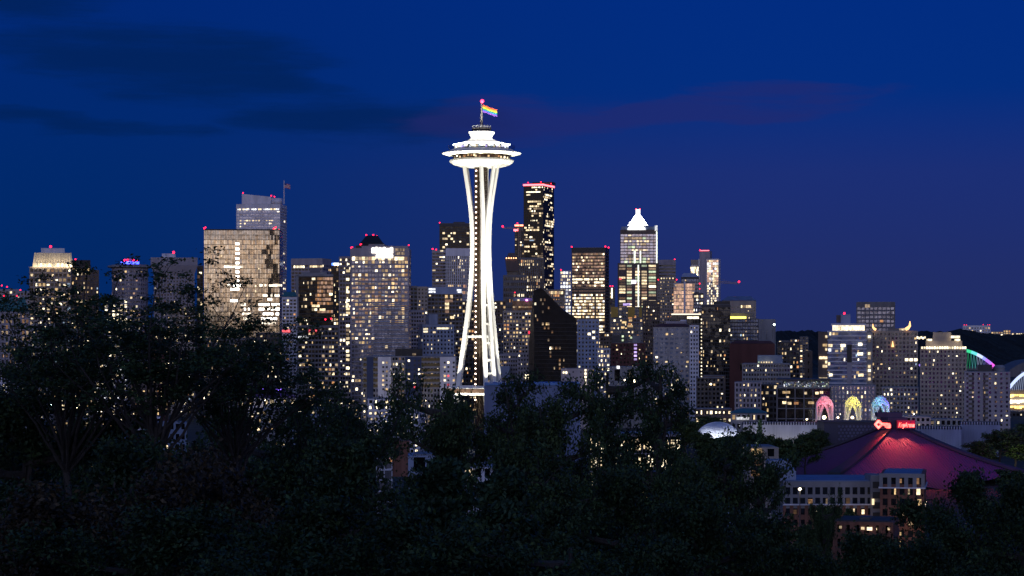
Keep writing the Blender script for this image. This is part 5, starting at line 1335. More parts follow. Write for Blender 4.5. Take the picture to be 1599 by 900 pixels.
# ------------------------------------------------------------------ the three lit arches and the science halls
def arch(name, label, xa, xb, ytop, ybase, Y, tint, tint2):
    k = k_at(Y); xc = (xa + xb) / 2; c = P(xc, 530, Y); w = (xb - xa) * k / 2 * .72
    root = empty(name, (c.x, Y, 0), R(-4), label, 'arch', 'pointed lattice arches by the arena')
    zt = zpx(ytop, Y); zs_ = zt * .52 + zpx(ybase, Y) * .0 ; zs_ = zpx(ytop + 17, Y); h = zt - zs_
    WHT = surf('arch_paint_white', (.80, .80, .78), .4)
    def side(q, x, z):                       # a point on one of the four faces
        c_, s_ = ((1, 0), (0, 1), (-1, 0), (0, -1))[q]
        return (x * c_ + w * s_, x * s_ - w * c_, z)
    zi = zs_ + h * .28                       # crown of the pointed opening
    def inner(t):                            # t from 0 at the foot to 1 at the point of the opening
        zz_ = zi * t; z_spring = zi * .50
        f_ = 0 if zz_ < z_spring else ((zz_ - z_spring) / (zi - z_spring))
        return w * .66 * math.cos(f_ ** 1.35 * math.pi / 2), zz_
    for q in range(4):
        for sg in (-1, 1):
            m = MB(); m.tube([side(q, sg * w * .98, 0), side(q, sg * w * .98, zs_ * .6), side(q, sg * w * .98, zs_)], [.34, .3, .26], 6)
            m.tube([side(q, sg * inner(t)[0], inner(t)[1]) for t in np.linspace(0, 1, 16)], .27, 6)
            m.build('leg', WHT, root)
    m = MB()
    apex = (0, 0, zt)
    def crown(q, x, v):                      # v 0 at the shoulder line, 1 at the apex
        p = side(q, x, zs_ + h * .34 * (1 - abs(x / w)) ** .7); f_ = v
        return (p[0] * (1 - f_), p[1] * (1 - f_), p[2] + (zt - p[2]) * math.sin(f_ * math.pi / 2) ** .85)
    for q in range(4):
        m.tube([side(q, x, zs_ + h * .34 * (1 - abs(x / w)) ** .7) for x in np.linspace(-w, w, 13)], .2, 5)
        for i in (-3, -2, -1, 0, 1, 2, 3):
            x = w * i / 3.2
            m.tube([crown(q, x, v) for v in np.linspace(0, .97, 7)], .13, 4)
            m.tube([crown(q, x * (1 - v) + w * .9 * v * (1 if i < 1 else -1), v * .8) for v in np.linspace(0, 1, 7)], .10, 4)
            # lattice between the opening and the shoulder
            xi = abs(i) / 3.2; t_ = 1 - xi * .5
            p0 = inner(t_); m.tube([side(q, p0[0] * (1 if i >= 0 else -1), p0[1]), side(q, x, zs_ + h * .34 * (1 - xi) ** .7)], .12, 4)
            if i < 3: m.tube([side(q, p0[0] * (1 if i >= 0 else -1), p0[1]), side(q, w * (i + 1) / 3.2, zs_ + h * .34 * (1 - abs(i + 1) / 3.2) ** .7)], .10, 4)
        for v in (.35, .65): m.tube([crown(q, x, v) for x in np.linspace(-w, w, 9)], .10, 4)
    m.build('crown_lattice', WHT, root)
    def pl(loc, e, colr, rad=.12):
        l = bpy.data.lights.new('arch_lamp', 'POINT'); l.energy = e; l.color = colr; l.shadow_soft_size = rad
        o = bpy.data.objects.new('arch_lamp', l); link(o, root); o.location = loc
    pl((0, 0, zs_ + h * .2), 900, tint); pl((-w * .6, -w * 1.9, zs_ + h * .7), 1500, tint); pl((w * .9, -w * 1.7, zs_ + h * .7), 1500, tint2)
    pl((-w * .9, -w * 2.1, 3), 2000, (1, .90, .78)); pl((w * .9, -w * 2.1, 3), 2000, (1, .90, .80)); pl((0, 0, 3), 700, (1, .92, .84)); pl((0, -w * 2.1, zs_ * .4), 500, (1, .92, .84))
    return root
arch('lattice_arch', 'pointed lattice arch glowing pink at its crown, leftmost of three', 1270, 1305, 618, 672, 1180, (1, .14, .24), (1, .30, .34))
arch('lattice_arch', 'pointed lattice arch glowing yellow at its crown, between the pink and the blue arch', 1315, 1348, 618, 660, 1200, (1, .85, .05), (1, .80, .08))
arch('lattice_arch', 'pointed lattice arch glowing blue and green at its crown, rightmost of three', 1357, 1392, 618, 660, 1220, (.10, .55, .75), (.18, .10, 1))

def fluted_hall(label, xa, xb, ya, yb_, Y, wall, lit_e, dpt=30, lip=True):
    k = k_at(Y); c = P((xa + xb) / 2, 530, Y); w = (xb - xa) * k / 2; H = zpx(ya, Y)
    phi = math.atan2(c.x, Y)
    root = empty('exhibition_hall', (c.x, Y, 0), -phi, label, 'building')
    m = MB(); m.box(-w, w, .3, dpt, 0, H); n = int(2 * w / 1.25)
    for j in range(n): 
        x = -w + 2 * w * (j + .5) / n; m.box(x - .28, x + .28, -.25, .35, 0, H + .55)
    m.build('wall', wall, root)
    m = MB(); m.box(-w - .4, w + .4, .6, dpt + 1, H + .1, H + .7); m.build('roof', WALL['roofdark'], root)
    if lip:
        m = MB()
        for j in range(n): x = -w + 2 * w * (j + .5) / n; m.box(x - .16, x + .16, -.3, .3, H + .6, H + 1.5)
        m.build('parapet_fin', WALL['white'], root)
    for i in range(max(1, int(2 * w / 9))):
        if lit_e:
            l = bpy.data.lights.new('wall_washer', 'SPOT'); l.energy = lit_e * rr.uniform(.4, 1.5); l.spot_size = R(130); l.color = (1, .95, .80); l.shadow_soft_size = .4
            o = bpy.data.objects.new('wall_washer', l); link(o, root); o.location = (-w + 4.5 + 9 * i, -5, .8); o.rotation_euler = (R(118), 0, 0)
    return root
fluted_hall('long low hall with white fluted walls lit from below, left of the pink arch', 1160, 1290, 664, 690, 1120, WALL['white'], 1500)
fluted_hall('pale blue fluted hall behind the right slope of the arena roof', 1425, 1500, 671, 700, 1090, WALL['blue'], 120)
fluted_hall('pale fluted hall with a square tower wall right of the arena roof', 1500, 1561, 664, 690, 1120, WALL['blue'], 0)
def drum_hall():
    Y = 1060; c = P(1335, 530, Y); k = k_at(Y); w = 48 * k
    root = empty('drum_hall', (c.x, Y, 0), 0, 'dark hall with a diamond dotted wall below the yellow arch', 'building')
    H = zpx(661, Y); m = MB(); m.box(-w, w, 0, 25, 0, H); m.build('wall', surf('hall_dark', (.055, .06, .085), .6), root)
    m = MB()
    for j in range(15):
        for i in range(5):
            x = -w + 7 + (j + .5 * (i % 2)) * 1.72; z = H - 1.6 - i * 1.5
            if x < w - 1: m.lathe([(.62, 0), (.5, .25)], 8); 
            for v_ in range(len(m.v) - 16, len(m.v)): 
                a, b_, c_ = m.v[v_]; m.v[v_] = (a + x, -c_, b_ + z)
    m.build('wall_dot', surf('dot_blue', (.13, .14, .20), .6), root)
    m = MB(); m.box(-w - .3, w + .3, -.4, 25.3, H, H + .5); m.build('roof', WALL['roofdark'], root)
drum_hall()
# white lit dome
def dome():
    Y = 1000; c = P(1124, 530, Y); k = k_at(Y); rad = 34 * k
    root = empty('lit_dome', (c.x, Y + rad, 0), 0, 'shallow white floodlit dome showing above the trees left of the fluted hall', 'dome')
    zt = zpx(660.5, Y); zb = zpx(686, Y)
    DM = surf('dome_white', (.75, .77, .82), .5)
    m = MB(); m.lathe([(rad * .96, 0), (rad * .96, zb)], 48); m.build('wall', WALL['dark'], root)
    m = MB(); m.lathe([(rad, zb), ] + [(rad * math.cos(t), zb + (zt - zb) * math.sin(t)) for t in np.linspace(.05, 1.53, 14)], 64); sh_ = m.build('shell', DM, root, False)
    m = MB()
    for j in range(40):
        a = math.pi * 2 * j / 40
        m.tube([(rad * math.cos(t) * math.cos(a) * 1.004, rad * math.cos(t) * math.sin(a) * 1.004, zb + (zt - zb) * math.sin(t) * 1.006) for t in np.linspace(.0, 1.45, 9)], .11, 4)
    m.build('shell_rib', DM, sh_)
    for xx, e in ((-9, 1.0), (-4, .7), (4, .6), (10, .9)):
        l = bpy.data.lights.new('dome_lamp', 'SPOT'); l.energy = 7000 * e; l.spot_size = R(110); l.color = (.86, .90, 1); l.shadow_soft_size = .5
        o = bpy.data.objects.new('dome_lamp', l); link(o, root); o.location = (xx * 1.2, -rad - 9, zb - 3); o.rotation_euler = (Vector((xx, -rad * .6, zt)) - Vector((xx * 1.2, -rad - 9, zb - 3))).to_track_quat('-Z', 'Y').to_euler()
dome()
# stadium roof arches far away
def stadium(label, x0, x1, ybase, ytop, Y, cols, zl=True):
    k = k_at(Y); c = P((x0 + x1) / 2, 530, Y)
    root = empty('stadium', (c.x, Y, 0), 0, label, 'stadium')
    w = (x1 - x0) * k / 2; z0 = zpx(ybase, Y); z1 = zpx(ytop, Y); n = 26
    pts = [(-w + 2 * w * i / n, 0, z0 + (z1 - z0) * (1 - (2 * i / n - 1) ** 2)) for i in range(n + 1)]
    m = MB(); mats = [glow('arch_glow_' + nm, c_, s_) for nm, c_, s_ in cols]
    for i in range(n): m.mi = min(len(mats) - 1, int(i / n * len(mats))); m.tube(pts[i:i + 2], 2.6 * Y / 3800, 6)
    m.build('roof_arch', mats, root)
    m = MB()
    for i in range(n):
        m.mi = min(len(mats) - 1, int(i / n * len(mats)))
        zb = z0 - 4 * Y / 3800
        m.tube([pts[i], ((pts[i][0] + pts[i + 1][0]) / 2, 0, zb)], .55 * Y / 3800, 4); m.tube([((pts[i][0] + pts[i + 1][0]) / 2, 0, zb), pts[i + 1]], .55 * Y / 3800, 4)
    m.build('truss', [glow('truss_glow_' + nm, c_, s_ * .22) for nm, c_, s_ in cols], root)
    m = MB(); m.box(-w * .96, w * .96, 3, 60, 0, z0 - 1); m.build('stand', WALL['mid'], root)
    return root, w, k
stadium('far stadium with a roof arch glowing from green to violet', 1436, 1552, 572, 546, 3800, [('violet', (.4, .25, 1), 1)] * 3 + [('green', (.05, .8, .35), 1)] * 8 + [('teal', (.15, .8, .8), 1.1), ('white', (.55, .65, 1), 1.4), ('blue', (.3, .35, 1), 1.3), ('lilac', (.5, .2, 1), 1.2), ('magenta', (.9, .12, .8), 1.2)])
rt, w_, k_ = stadium('brightly lit stadium with a white arch at the right edge', 1576, 1660, 606, 578, 1750, [('white', (.9, .9, 1), 4), ('cream', (1, .85, .6), 4)])
r_ = random.Random(8)
m = MB()
for i in range(3):
    z = zpx(616 + i * 9, 1750); m.mi = i % 2
    for j in range(22):
        x = -w_ * .97 + 2 * w_ * j / 22; m.box(x, x + 2 * w_ / 22 * r_.uniform(.5, .95), -.5, 2.6, z - 5.5 * k_ * r_.uniform(.4, 1), z)
m.build('concourse', [glow('concourse_amber', (1, .62, .18), 2.6, .5), glow('concourse_white', (1, .85, .6), 5, .5)], rt)
def shell_roof():
    Y = 3500; c = P(1620, 530, Y); k = k_at(Y)
    root = empty('stadium', (c.x, Y, 0), 0, 'dim grey stadium with a wide curved roof at the right edge', 'stadium')
    w = 47 * k; m = MB(); n = 18; z0, z1 = zpx(582, Y), zpx(562, Y)
    P0 = [(-w + 2 * w * i / n, z0 + (z1 - z0) * math.sin(math.pi * i / n) ** .8) for i in range(n + 1)]
    m.prism(P0 + [(w, 0), (-w, 0)], 0, 90); m.build('roof', WALL['mid'], root)
    m = MB(); m.box(-w * .55, -w * .5, -4, 0, 0, z0 + 2); m.box(-w * .1, -w * .05, -4, 0, 0, z0 + 6); m.build('pylon', WALL['white'], root)
shell_roof()

# ------------------------------------------------------------------ the near side of the valley
def ordinary(label, xa, xb, yt, Y, wall, cat='building', name='low_building', **kw):
    return B(name, cat, label, xa, xb, yt, Y, wall, kw.pop('glass', 'black'), kw.pop('fp', 9), kw.pop('bp', 8), kw.pop('pw', .4), kw.pop('sh', .45), lit=kw.pop('lit', .3), pal=kw.pop('pal', 'apt'), top=kw.pop('top', 2), **kw)
b = ordinary('wide windowless pale blue hall behind the middle trees, right of the needle legs', 757, 905, 603, 1080, 'hallblue', lit=0, pw=.97, fp=80, bp=40, sh=.9, lim=0, roof='slate')
m = MB(); m.box(b.lx(756.5), b.lx(905.5), -b.D / 2 - .6, b.D / 2, b.top + .3, b.top + 1.4); m.build('roof_edge', surf('edge_blue', (.12, .25, .55), .5), b.root)
b = ordinary('glass pavilion with a long row of bright yellow windows behind the middle trees', 920, 1062, 679, 860, 'lavender', lit=1.0, fp=28, bp=6, pw=.10, sh=.08, pal='cream', top=3, r=.2)
ordinary('low white shopfront strip with lamps under the long apartment house', 575, 650, 623, 1320, 'white', lit=.6, fp=9, bp=8, pal='bright')
b = ordinary('low white framed block with glowing panes below the long apartment house', 598, 654, 646, 1150, 'white', lit=.45, fp=9, bp=7.5, pal='cream', th=12)
b = ordinary('low restaurant with a violet lit roof behind the left branches', 388, 462, 622, 1300, 'white', lit=.5, fp=20, bp=10, pal='apt', top=1)
m = MB(); m.frustum(b.lx(386), b.lx(464), -b.D / 2 - 1, b.D / 2, b.top + .3, b.lx(404), b.lx(446), -b.D / 2 + 8, b.D / 2 - 4, zpx(609, 1300)); m.build('hip_roof', surf('roof_violet_lit', (.16, .09, .20), .6), b.root)  # violet light on this roof is put into its base colour
b.lit(407, 418, 606.5, 609, glow('neon_violet', (.25, .12, 1), 4), 'roof_lamp', .0); b.lit(422, 440, 607.5, 610, glow('neon_violet', (.25, .12, 1), 4), 'roof_lamp', .0)
ordinary('long low flat roofed shed with dim windows in front of the violet roofed restaurant', 400, 520, 640, 1200, 'grey', lit=.25, fp=12, bp=9, pal='yellow')
ordinary('pale blue gabled house glimpsed through the leaves left of the middle', 456, 512, 650, 620, 'blue', lit=.05, fp=22, bp=12, th=18)
ordinary('small blue shed with white lamps by the forked trunk', 196, 216, 684, 700, 'blue', lit=.0, fp=20, bp=10)
ordinary('blue roofed low hall right of the forked trunk', 238, 290, 660, 900, 'slate', lit=.15, fp=16, bp=9)
ordinary('brown low house with lit doorway left of the forked trunk', 120, 178, 655, 800, 'brown', lit=.4, fp=16, bp=10)
ordinary('white gridded garage facade behind the forked trunk', 200, 250, 652, 1050, 'white', lit=.05, fp=6, bp=6, pw=.15, sh=.3)
b = ordinary('small grey house with big blue panes and a brick side wall at the picture centre', 588, 612, 699, 420, 'white', lit=0, glass='soft', fp=17, bp=11, pw=.10, sh=.18, r=.1, D=9)
b.box('brick_wall', 604, 640, 689, 745, WALL['brick'], .6, 8)
b.lit(609, 612, 715, 721, 'orange', 'wall_lamp', .3)
ordinary('pale blue house wall behind the middle leaves', 640, 700, 712, 380, 'blue', lit=0, fp=40, bp=30, D=10)
ordinary('house with one glowing doorway among the middle trees', 726, 768, 730, 330, 'white', lit=.0, fp=24, bp=14, D=9).lit(727, 738, 733, 747, 'cream', 'doorway', .2)
b = ordinary('house with dim yellow window grid among the middle trees', 930, 1040, 742, 480, 'brown', lit=.10, fp=15, bp=10, D=14, pal='yellow')
b.lit(991, 1010, 764, 777, 'warm')
b = ordinary('dark rooftop with bright porch lamps near the bottom middle', 880, 960, 800, 330, 'dark', lit=.05, fp=24, bp=12, D=12)
b.lit(914, 932, 845, 850, 'bright', 'porch_lamp'); 
b = ordinary('white house with a glowing upstairs window low right of the middle', 1080, 1140, 800, 330, 'blue', lit=.05, fp=24, bp=12, D=12)
b.lit(1104, 1118, 822, 836, 'cream'); b.lit(1122, 1128, 826, 834, 'warm')
b = ordinary('pinkish house wall with a yellow lit balcony left of the brick apartments', 1172, 1214, 699, 660, 'beige', lit=0, fp=22, bp=20, D=16, side=-12, pw=.5)
for y in (699, 715, 731): b.lit(1173, 1189, y + 2, y + 12, 'warm' if y == 699 else 'dimwarm', 'balcony', .3)
b = ordinary('teal roofed low pavilion with three white lamps behind the fluted hall', 1142, 1196, 646, 1180, 'grey', lit=.2, fp=14, bp=8)
m = MB(); m.frustum(b.lx(1139), b.lx(1198), -b.D / 2 - 1, b.D / 2, b.top + .3, b.lx(1156), b.lx(1182), -b.D / 2 + 7, b.D / 2 - 3, zpx(639, 1180)); m.build('hip_roof', WALL['teal'], b.root)
b.lit(1150, 1170, 651.5, 655.5, 'white', 'sign_panel', .8)
b = ordinary('low strip of bright shop windows between the dome and the teal roofed pavilion', 1086, 1142, 639, 1250, 'brown', lit=.9, fp=12, bp=7, pal='bright')
ordinary('low pink building with square windows behind the arena sign', 1401, 1452, 651, 1200, 'lavender', lit=.06, fp=9, bp=7)
ordinary('rooftop block right of the arena behind the halls', 1452, 1502, 655, 1230, 'grey', lit=.1, fp=12, bp=9)

# brick apartments below the arena
def brick_apartments():
    Y = 600; k = k_at(Y)
    b = B('brick_apartments', 'apartment building', 'long brick apartment house with a pale top storey and blue flat roof below the arena', 1225, 1375, 752, Y, 'grey', 'dark', 16.5, 11.5, .34, .32, r=.22, lit=.26, pal='apt', top=9, th=-9, D=26, roof='slate', seed=3, lim=60)
    m = MB(); e = .30
    for i in range(7):
        # brick piers cover the lower storeys, between the windows
        pass
    zt = zpx(789, Y); nb = b.nb
    for j in range(nb + 1):
        x = -b.W / 2 + j * b.bw; m.box(max(x - b.bw * .23, -b.W / 2 - e), min(x + b.bw * .23, b.W / 2 + e), -b.D / 2 - e - .12, -b.D / 2 - .02, 0, zt)
    for i in range(b.nf):
        z = b.zb + i * b.fh
        if z + 1.3 < zt: m.box(-b.W / 2 - e, b.W / 2 + e, -b.D / 2 - e - .05, -b.D / 2 - .05, z - .15, z + b.fh * .40)
    m.build('brick_wall', WALL['brick'], b.root)
    m = MB(); m.box(-b.W / 2 - .5, b.W / 2 + .5, -b.D / 2 - .75, -b.D / 2, zt, zt + .35); m.build('string_course', WALL['white'], b.root)
    b.box('roof_unit', 1218, 1246, 733, 752, WALL['blue'], 3, 9); b.box('roof_unit', 1214, 1250, 724, 735, WALL['blue'], 16, 24)
    b.box('stair_tower', 1358, 1376, 742, 830, WALL['grey'], -1.0, 8)
    for i in range(5): b.lit(1361, 1373, 752 + i * 16, 762 + i * 16, glow('unlit_pane', (.3, .3, .5), .01), 'stair_window', 1.1)
    b.lit(1360, 1363, 779, 788, 'cream', out=1.3); b.lit(1367, 1372, 806, 816, 'dim', out=1.3)
    c = B('brick_apartments', 'apartment building', 'taller brick apartment wing at the right end, below the arena lettering', 1376, 1441, 741, 592, 'brick', 'dark', 16.5, 13, .42, .36, r=.28, lit=.14, pal='apt', top=5, th=2, D=24, roof='slate', seed=9, lim=60)
    m = MB(); m.box(-c.W / 2 - .6, c.W / 2 + .6, -c.D / 2 - .8, c.D / 2 + .3, zpx(763, 592), zpx(761, 592)); m.build('string_course', WALL['white'], c.root)
    m = MB(); m.box(-c.W / 2 - .40, c.W / 2 + .40, -c.D / 2 - .42, -c.D / 2 - .29, zpx(746, 592), c.top + .2)
    for j in range(c.nb + 1):
        x = -c.W / 2 + j * c.bw; m.box(max(x - .5, -c.W / 2 - .4), min(x + .5, c.W / 2 + .4), -c.D / 2 - .40, -c.D / 2 - .27, zpx(761, 592), zpx(746, 592))
    m.build('top_storey_cladding', WALL['grey'], c.root)
    for x, y in ((1421, 830), (1452, 788)): pass
    l = bpy.data.lights.new('porch_lamp', 'POINT'); l.energy = 260; l.color = (1, .62, .30); l.shadow_soft_size = .3
    o = bpy.data.objects.new('porch_lamp', l); link(o, c.root); o.location = (c.lx(1425), -c.D / 2 - 6, zpx(822, 592))
    l = bpy.data.lights.new('porch_lamp', 'POINT'); l.energy = 220; l.color = (1, .62, .30); l.shadow_soft_size = .3
    o = bpy.data.objects.new('porch_lamp', l); link(o, b.root); o.location = (b.lx(1340), -b.D / 2 - 7, zpx(828, 600))
brick_apartments()
b = ordinary('low brick house with a flat dark roof in front of the brick apartments', 1303, 1392, 815, 500, 'brick', lit=0, fp=22, bp=16, D=14, pw=.7, th=6, roof='roofdark', top=5)
b.lit(1345, 1350, 823, 827, 'cream'); b.lit(1354, 1362, 823, 828, 'bright'); b.lit(1311, 1315, 822, 826, 'cream'); b.lit(1386, 1389, 823, 827, 'cream')
b.box('roof_unit', 1340, 1356, 809, 815, WALL['steel'], 3, 7)
l = bpy.data.lights.new('wall_lamp', 'POINT'); l.energy = 60; l.color = (1, .70, .42)
o = bpy.data.objects.new('wall_lamp', l); link(o, b.root); o.location = (b.lx(1365), -b.D / 2 - 5, zpx(828, 500))

# ------------------------------------------------------------------ street lamps and cars
def street_lamp(label, px, py, Y, head=1.0, colr=(1, .80, .50), e=0, strength=14):
    p = P(px, py, Y); H = p.z; g = ground_z(Y)
    head *= .62; root = empty('street_lamp', (p.x, Y, g), 0, label, 'street lamp', 'street lamps of the valley')
    m = MB(); m.tube([(0, 0, 0), (0, 0, 1), (0, 0, H - g - head * .3)], [.22, .13, .09], 8); m.build('pole', WALL['steel'], root)
    m = MB(); m.sphere((0, 0, H - g), head, 12, 8); m.build('lamp_head', glow('lamp_' + ''.join('abcdefghijk'[min(10, int(v * 10))] for v in colr), colr, strength), root)
    m = MB(); m.lathe([(head * .5, H - g + head * .75), (head * .55, H - g + head * 1.0), (.1, H - g + head * 1.25)], 10); m.build('lamp_cap', WALL['steel'], root)
    if e:
        l = bpy.data.lights.new('street_lamp_light', 'POINT'); l.energy = e * (.16 if 'inside' in label else 1.0); l.color = colr; l.shadow_soft_size = head
        o = bpy.data.objects.new('street_lamp_light', l); link(o, root); o.location = (0, -head * 1.5, H - g)
LC = (1, .78, .46)
for lb, px, py, Y, hd, e in (
    ('large round lamp glowing inside the pink arch', 1287, 652, 1195, 1.5, 500), ('large round lamp glowing inside the yellow arch', 1331, 652, 1215, 1.15, 400),
    ('lamp between the pink and the yellow arch', 1308.5, 652, 1220, .8, 0), ('lone white lamp on a tall pole above the grey slab', 1209, 507, 1900, 1.3, 0),
    ('lamp left of the black apartments at street level', 1260, 655, 1220, .7, 0), ('lamp in front of the arena pavilion lit yellow', 1397, 647, 1210, .7, 0),
    ('small lamp by the low pink building behind the arena', 1406, 646, 1215, .7, 0), ('second lamp by the low pink building, the right one of the pair', 1427, 646.5, 1215, .6, 0),
    ('warm lamp under the long apartment house, leftmost of the row', 596, 626, 1380, .9, 1800), ('warm lamp under the long apartment house, below its white panel', 612, 627, 1380, .8, 0),
    ('lamp under the long apartment house, below its navy panel', 637, 626, 1380, 1.0, 1800), ('lamp under the long apartment house, below its olive panel', 664, 626, 1380, .8, 0),
    ('lamp under the right end of the long apartment house', 690, 626, 1380, .9, 1500), ('street lamp beside the violet roofed restaurant', 415, 626, 1290, .9, 1500),
    ('green white lamp left of the forked trunk', 79, 633, 1100, .8, 0), ('warm lamp behind the branches left of the forked trunk', 118, 637, 1000, 1.0, 1500),
    ('warm lamp low behind the forked trunk', 166, 680, 700, .7, 500), ('lamp in the gap right of the forked trunk', 277, 618, 1200, 1.2, 1500),
    ('orange lamp by the low brick block behind the branches', 320, 622, 1200, 1.1, 1500), ('lamp glowing by the brick wing and the right hand trees', 1445, 785, 560, .45, 500),
    ('lamp at the left end of the brick apartments', 1249, 764, 570, .55, 400), ('lamp below the podium among treetops, the brightest one', 990, 595, 1420, 1.6, 3000),
    ('lamp below the podium among treetops, left of the brightest', 976, 594, 1420, 1.0, 0), ('bright lamp by the light coloured doorways under the string of lamps', 1110, 600, 1440, .9, 0)):
    street_lamp(lb, px, py, Y, hd, LC if 'green' not in lb and 'white' not in lb else (.75, 1, .85), e)

def car(label, px, py, Y, rz, paint):
    p = P(px, py, Y); root = empty('parked_car', (p.x, Y, ground_z(Y)), R(rz), label, 'car', 'cars parked by the brick house')
    m = MB()
    prof = [(-2.1, .35), (-2.2, .75), (-1.95, .98), (-1.3, 1.05), (-.75, 1.48), (.75, 1.5), (1.5, 1.05), (2.1, .9), (2.2, .6), (2.1, .35)]
    m.prism(prof, -.85, .85); m.build('body', paint, root)
    m = MB(); m.prism([(-1.2, 1.06), (-.72, 1.43), (.72, 1.44), (1.35, 1.06)], -.87, .87); m.build('windows', GLASS['black'], root)
    for x in (-1.35, 1.35):
        for y in (-.86, .86):
            w = MB(); w.lathe([(.33, -.1), (.33, .1)], 16); o = w.build('wheel', WALL['black'], root); o.location = (x, y, .33); o.rotation_euler = (R(90), 0, 0)
    for y in (-.6, .6):
        w = MB(); w.box(-2.26, -2.17, y - .2, y + .2, .62, .8); w.build('tail_light', RED, root)
        w = MB(); w.box(2.15, 2.25, y - .2, y + .2, .6, .76); w.build('headlight', glow('headlight', (1, .9, .75), 20), root)
car('dark car with red tail lights by the brick house, nearer one', 1283, 842, 520, 92, surf('paint_dark', (.04, .05, .08), .3))
car('pale car with headlights on, left of the brick house', 1246, 838, 520, -80, surf('paint_pale', (.45, .46, .5), .3))
car('blue car under the leaves right of the dark car', 1296, 836, 530, 60, surf('paint_blue', (.05, .10, .25), .3))
# ------------------------------------------------------------------ trees
def leaf_mat(name, c):
    m = bpy.data.materials.new(name); m.use_nodes = True
    nt = m.node_tree; N, L = nt.nodes.new, nt.links.new; b = nt.nodes['Principled BSDF']
    b.inputs['Roughness'].default_value = .55; b.inputs['Specular IOR Level'].default_value = .25
    ge = N('ShaderNodeNewGeometry'); rp = N('ShaderNodeValToRGB'); L(ge.outputs['Random Per Island'], rp.inputs[0])
    cr = rp.color_ramp; cr.elements.new(.5)
    for e, (p, f) in zip(cr.elements, ((0, .5), (.5, .9), (1, 1.5))):
        e.position = p; e.color = (c[0] * f * (1.15 if f > 1 else 1), c[1] * f, c[2] * f * (.8 if f > 1 else 1), 1)
    tc = N('ShaderNodeTexCoord'); nz = N('ShaderNodeTexNoise'); L(tc.outputs['Object'], nz.inputs[0]); nz.inputs['Scale'].default_value = 1.1; nz.inputs['Detail'].default_value = 3
    mr = N('ShaderNodeMapRange'); L(nz.outputs['Fac'], mr.inputs[0]); mr.inputs[1].default_value = .35; mr.inputs[2].default_value = .65; mr.inputs[3].default_value = .45; mr.inputs[4].default_value = 1.35
    mx = N('ShaderNodeMix'); mx.data_type = 'RGBA'; mx.blend_type = 'MULTIPLY'; mx.inputs[0].default_value = 1; L(rp.outputs[0], mx.inputs[6]); L(mr.outputs[0], mx.inputs[7])
    L(mx.outputs[2], b.inputs['Base Color'])
    return m
LEAF = [leaf_mat('leaf_dark', (.046, .080, .030)), leaf_mat('leaf_mid', (.058, .096, .034)), leaf_mat('leaf_russet', (.085, .062, .034)), leaf_mat('leaf_conifer', (.042, .080, .040))]
BARK = surf('bark', (.075, .060, .048), .9, var=.4, scale=2)

def leaf_mesh(name, cen, size, mat, g, aspect=.5, droop=.0):
    n = len(cen)
    d = g.normal(size=(n, 3)); d[:, 2] = d[:, 2] * .55 - droop; d /= np.linalg.norm(d, axis=1)[:, None]
    q = g.normal(size=(n, 3)); q -= (q * d).sum(1)[:, None] * d; q /= np.linalg.norm(q, axis=1)[:, None]
    s = size * g.uniform(.6, 1.35, n)[:, None]
    a = d * s * .5; b = q * s * .5 * aspect
    v = np.empty((n, 4, 3)); v[:, 0] = cen - a; v[:, 1] = cen + b - a * .1; v[:, 2] = cen + a; v[:, 3] = cen - b - a * .1
    me = bpy.data.meshes.new(name)
    me.vertices.add(n * 4); me.vertices.foreach_set('co', v.reshape(-1).astype(np.float32))
    me.loops.add(n * 4); me.loops.foreach_set('vertex_index', np.arange(n * 4, dtype=np.int32))
    me.polygons.add(n); me.polygons.foreach_set('loop_start', np.arange(0, n * 4, 4, dtype=np.int32))
    me.polygons.foreach_set('loop_total', np.full(n, 4, dtype=np.int32))
    me.update(calc_edges=True); me.validate(); me.materials.append(mat)
    return me

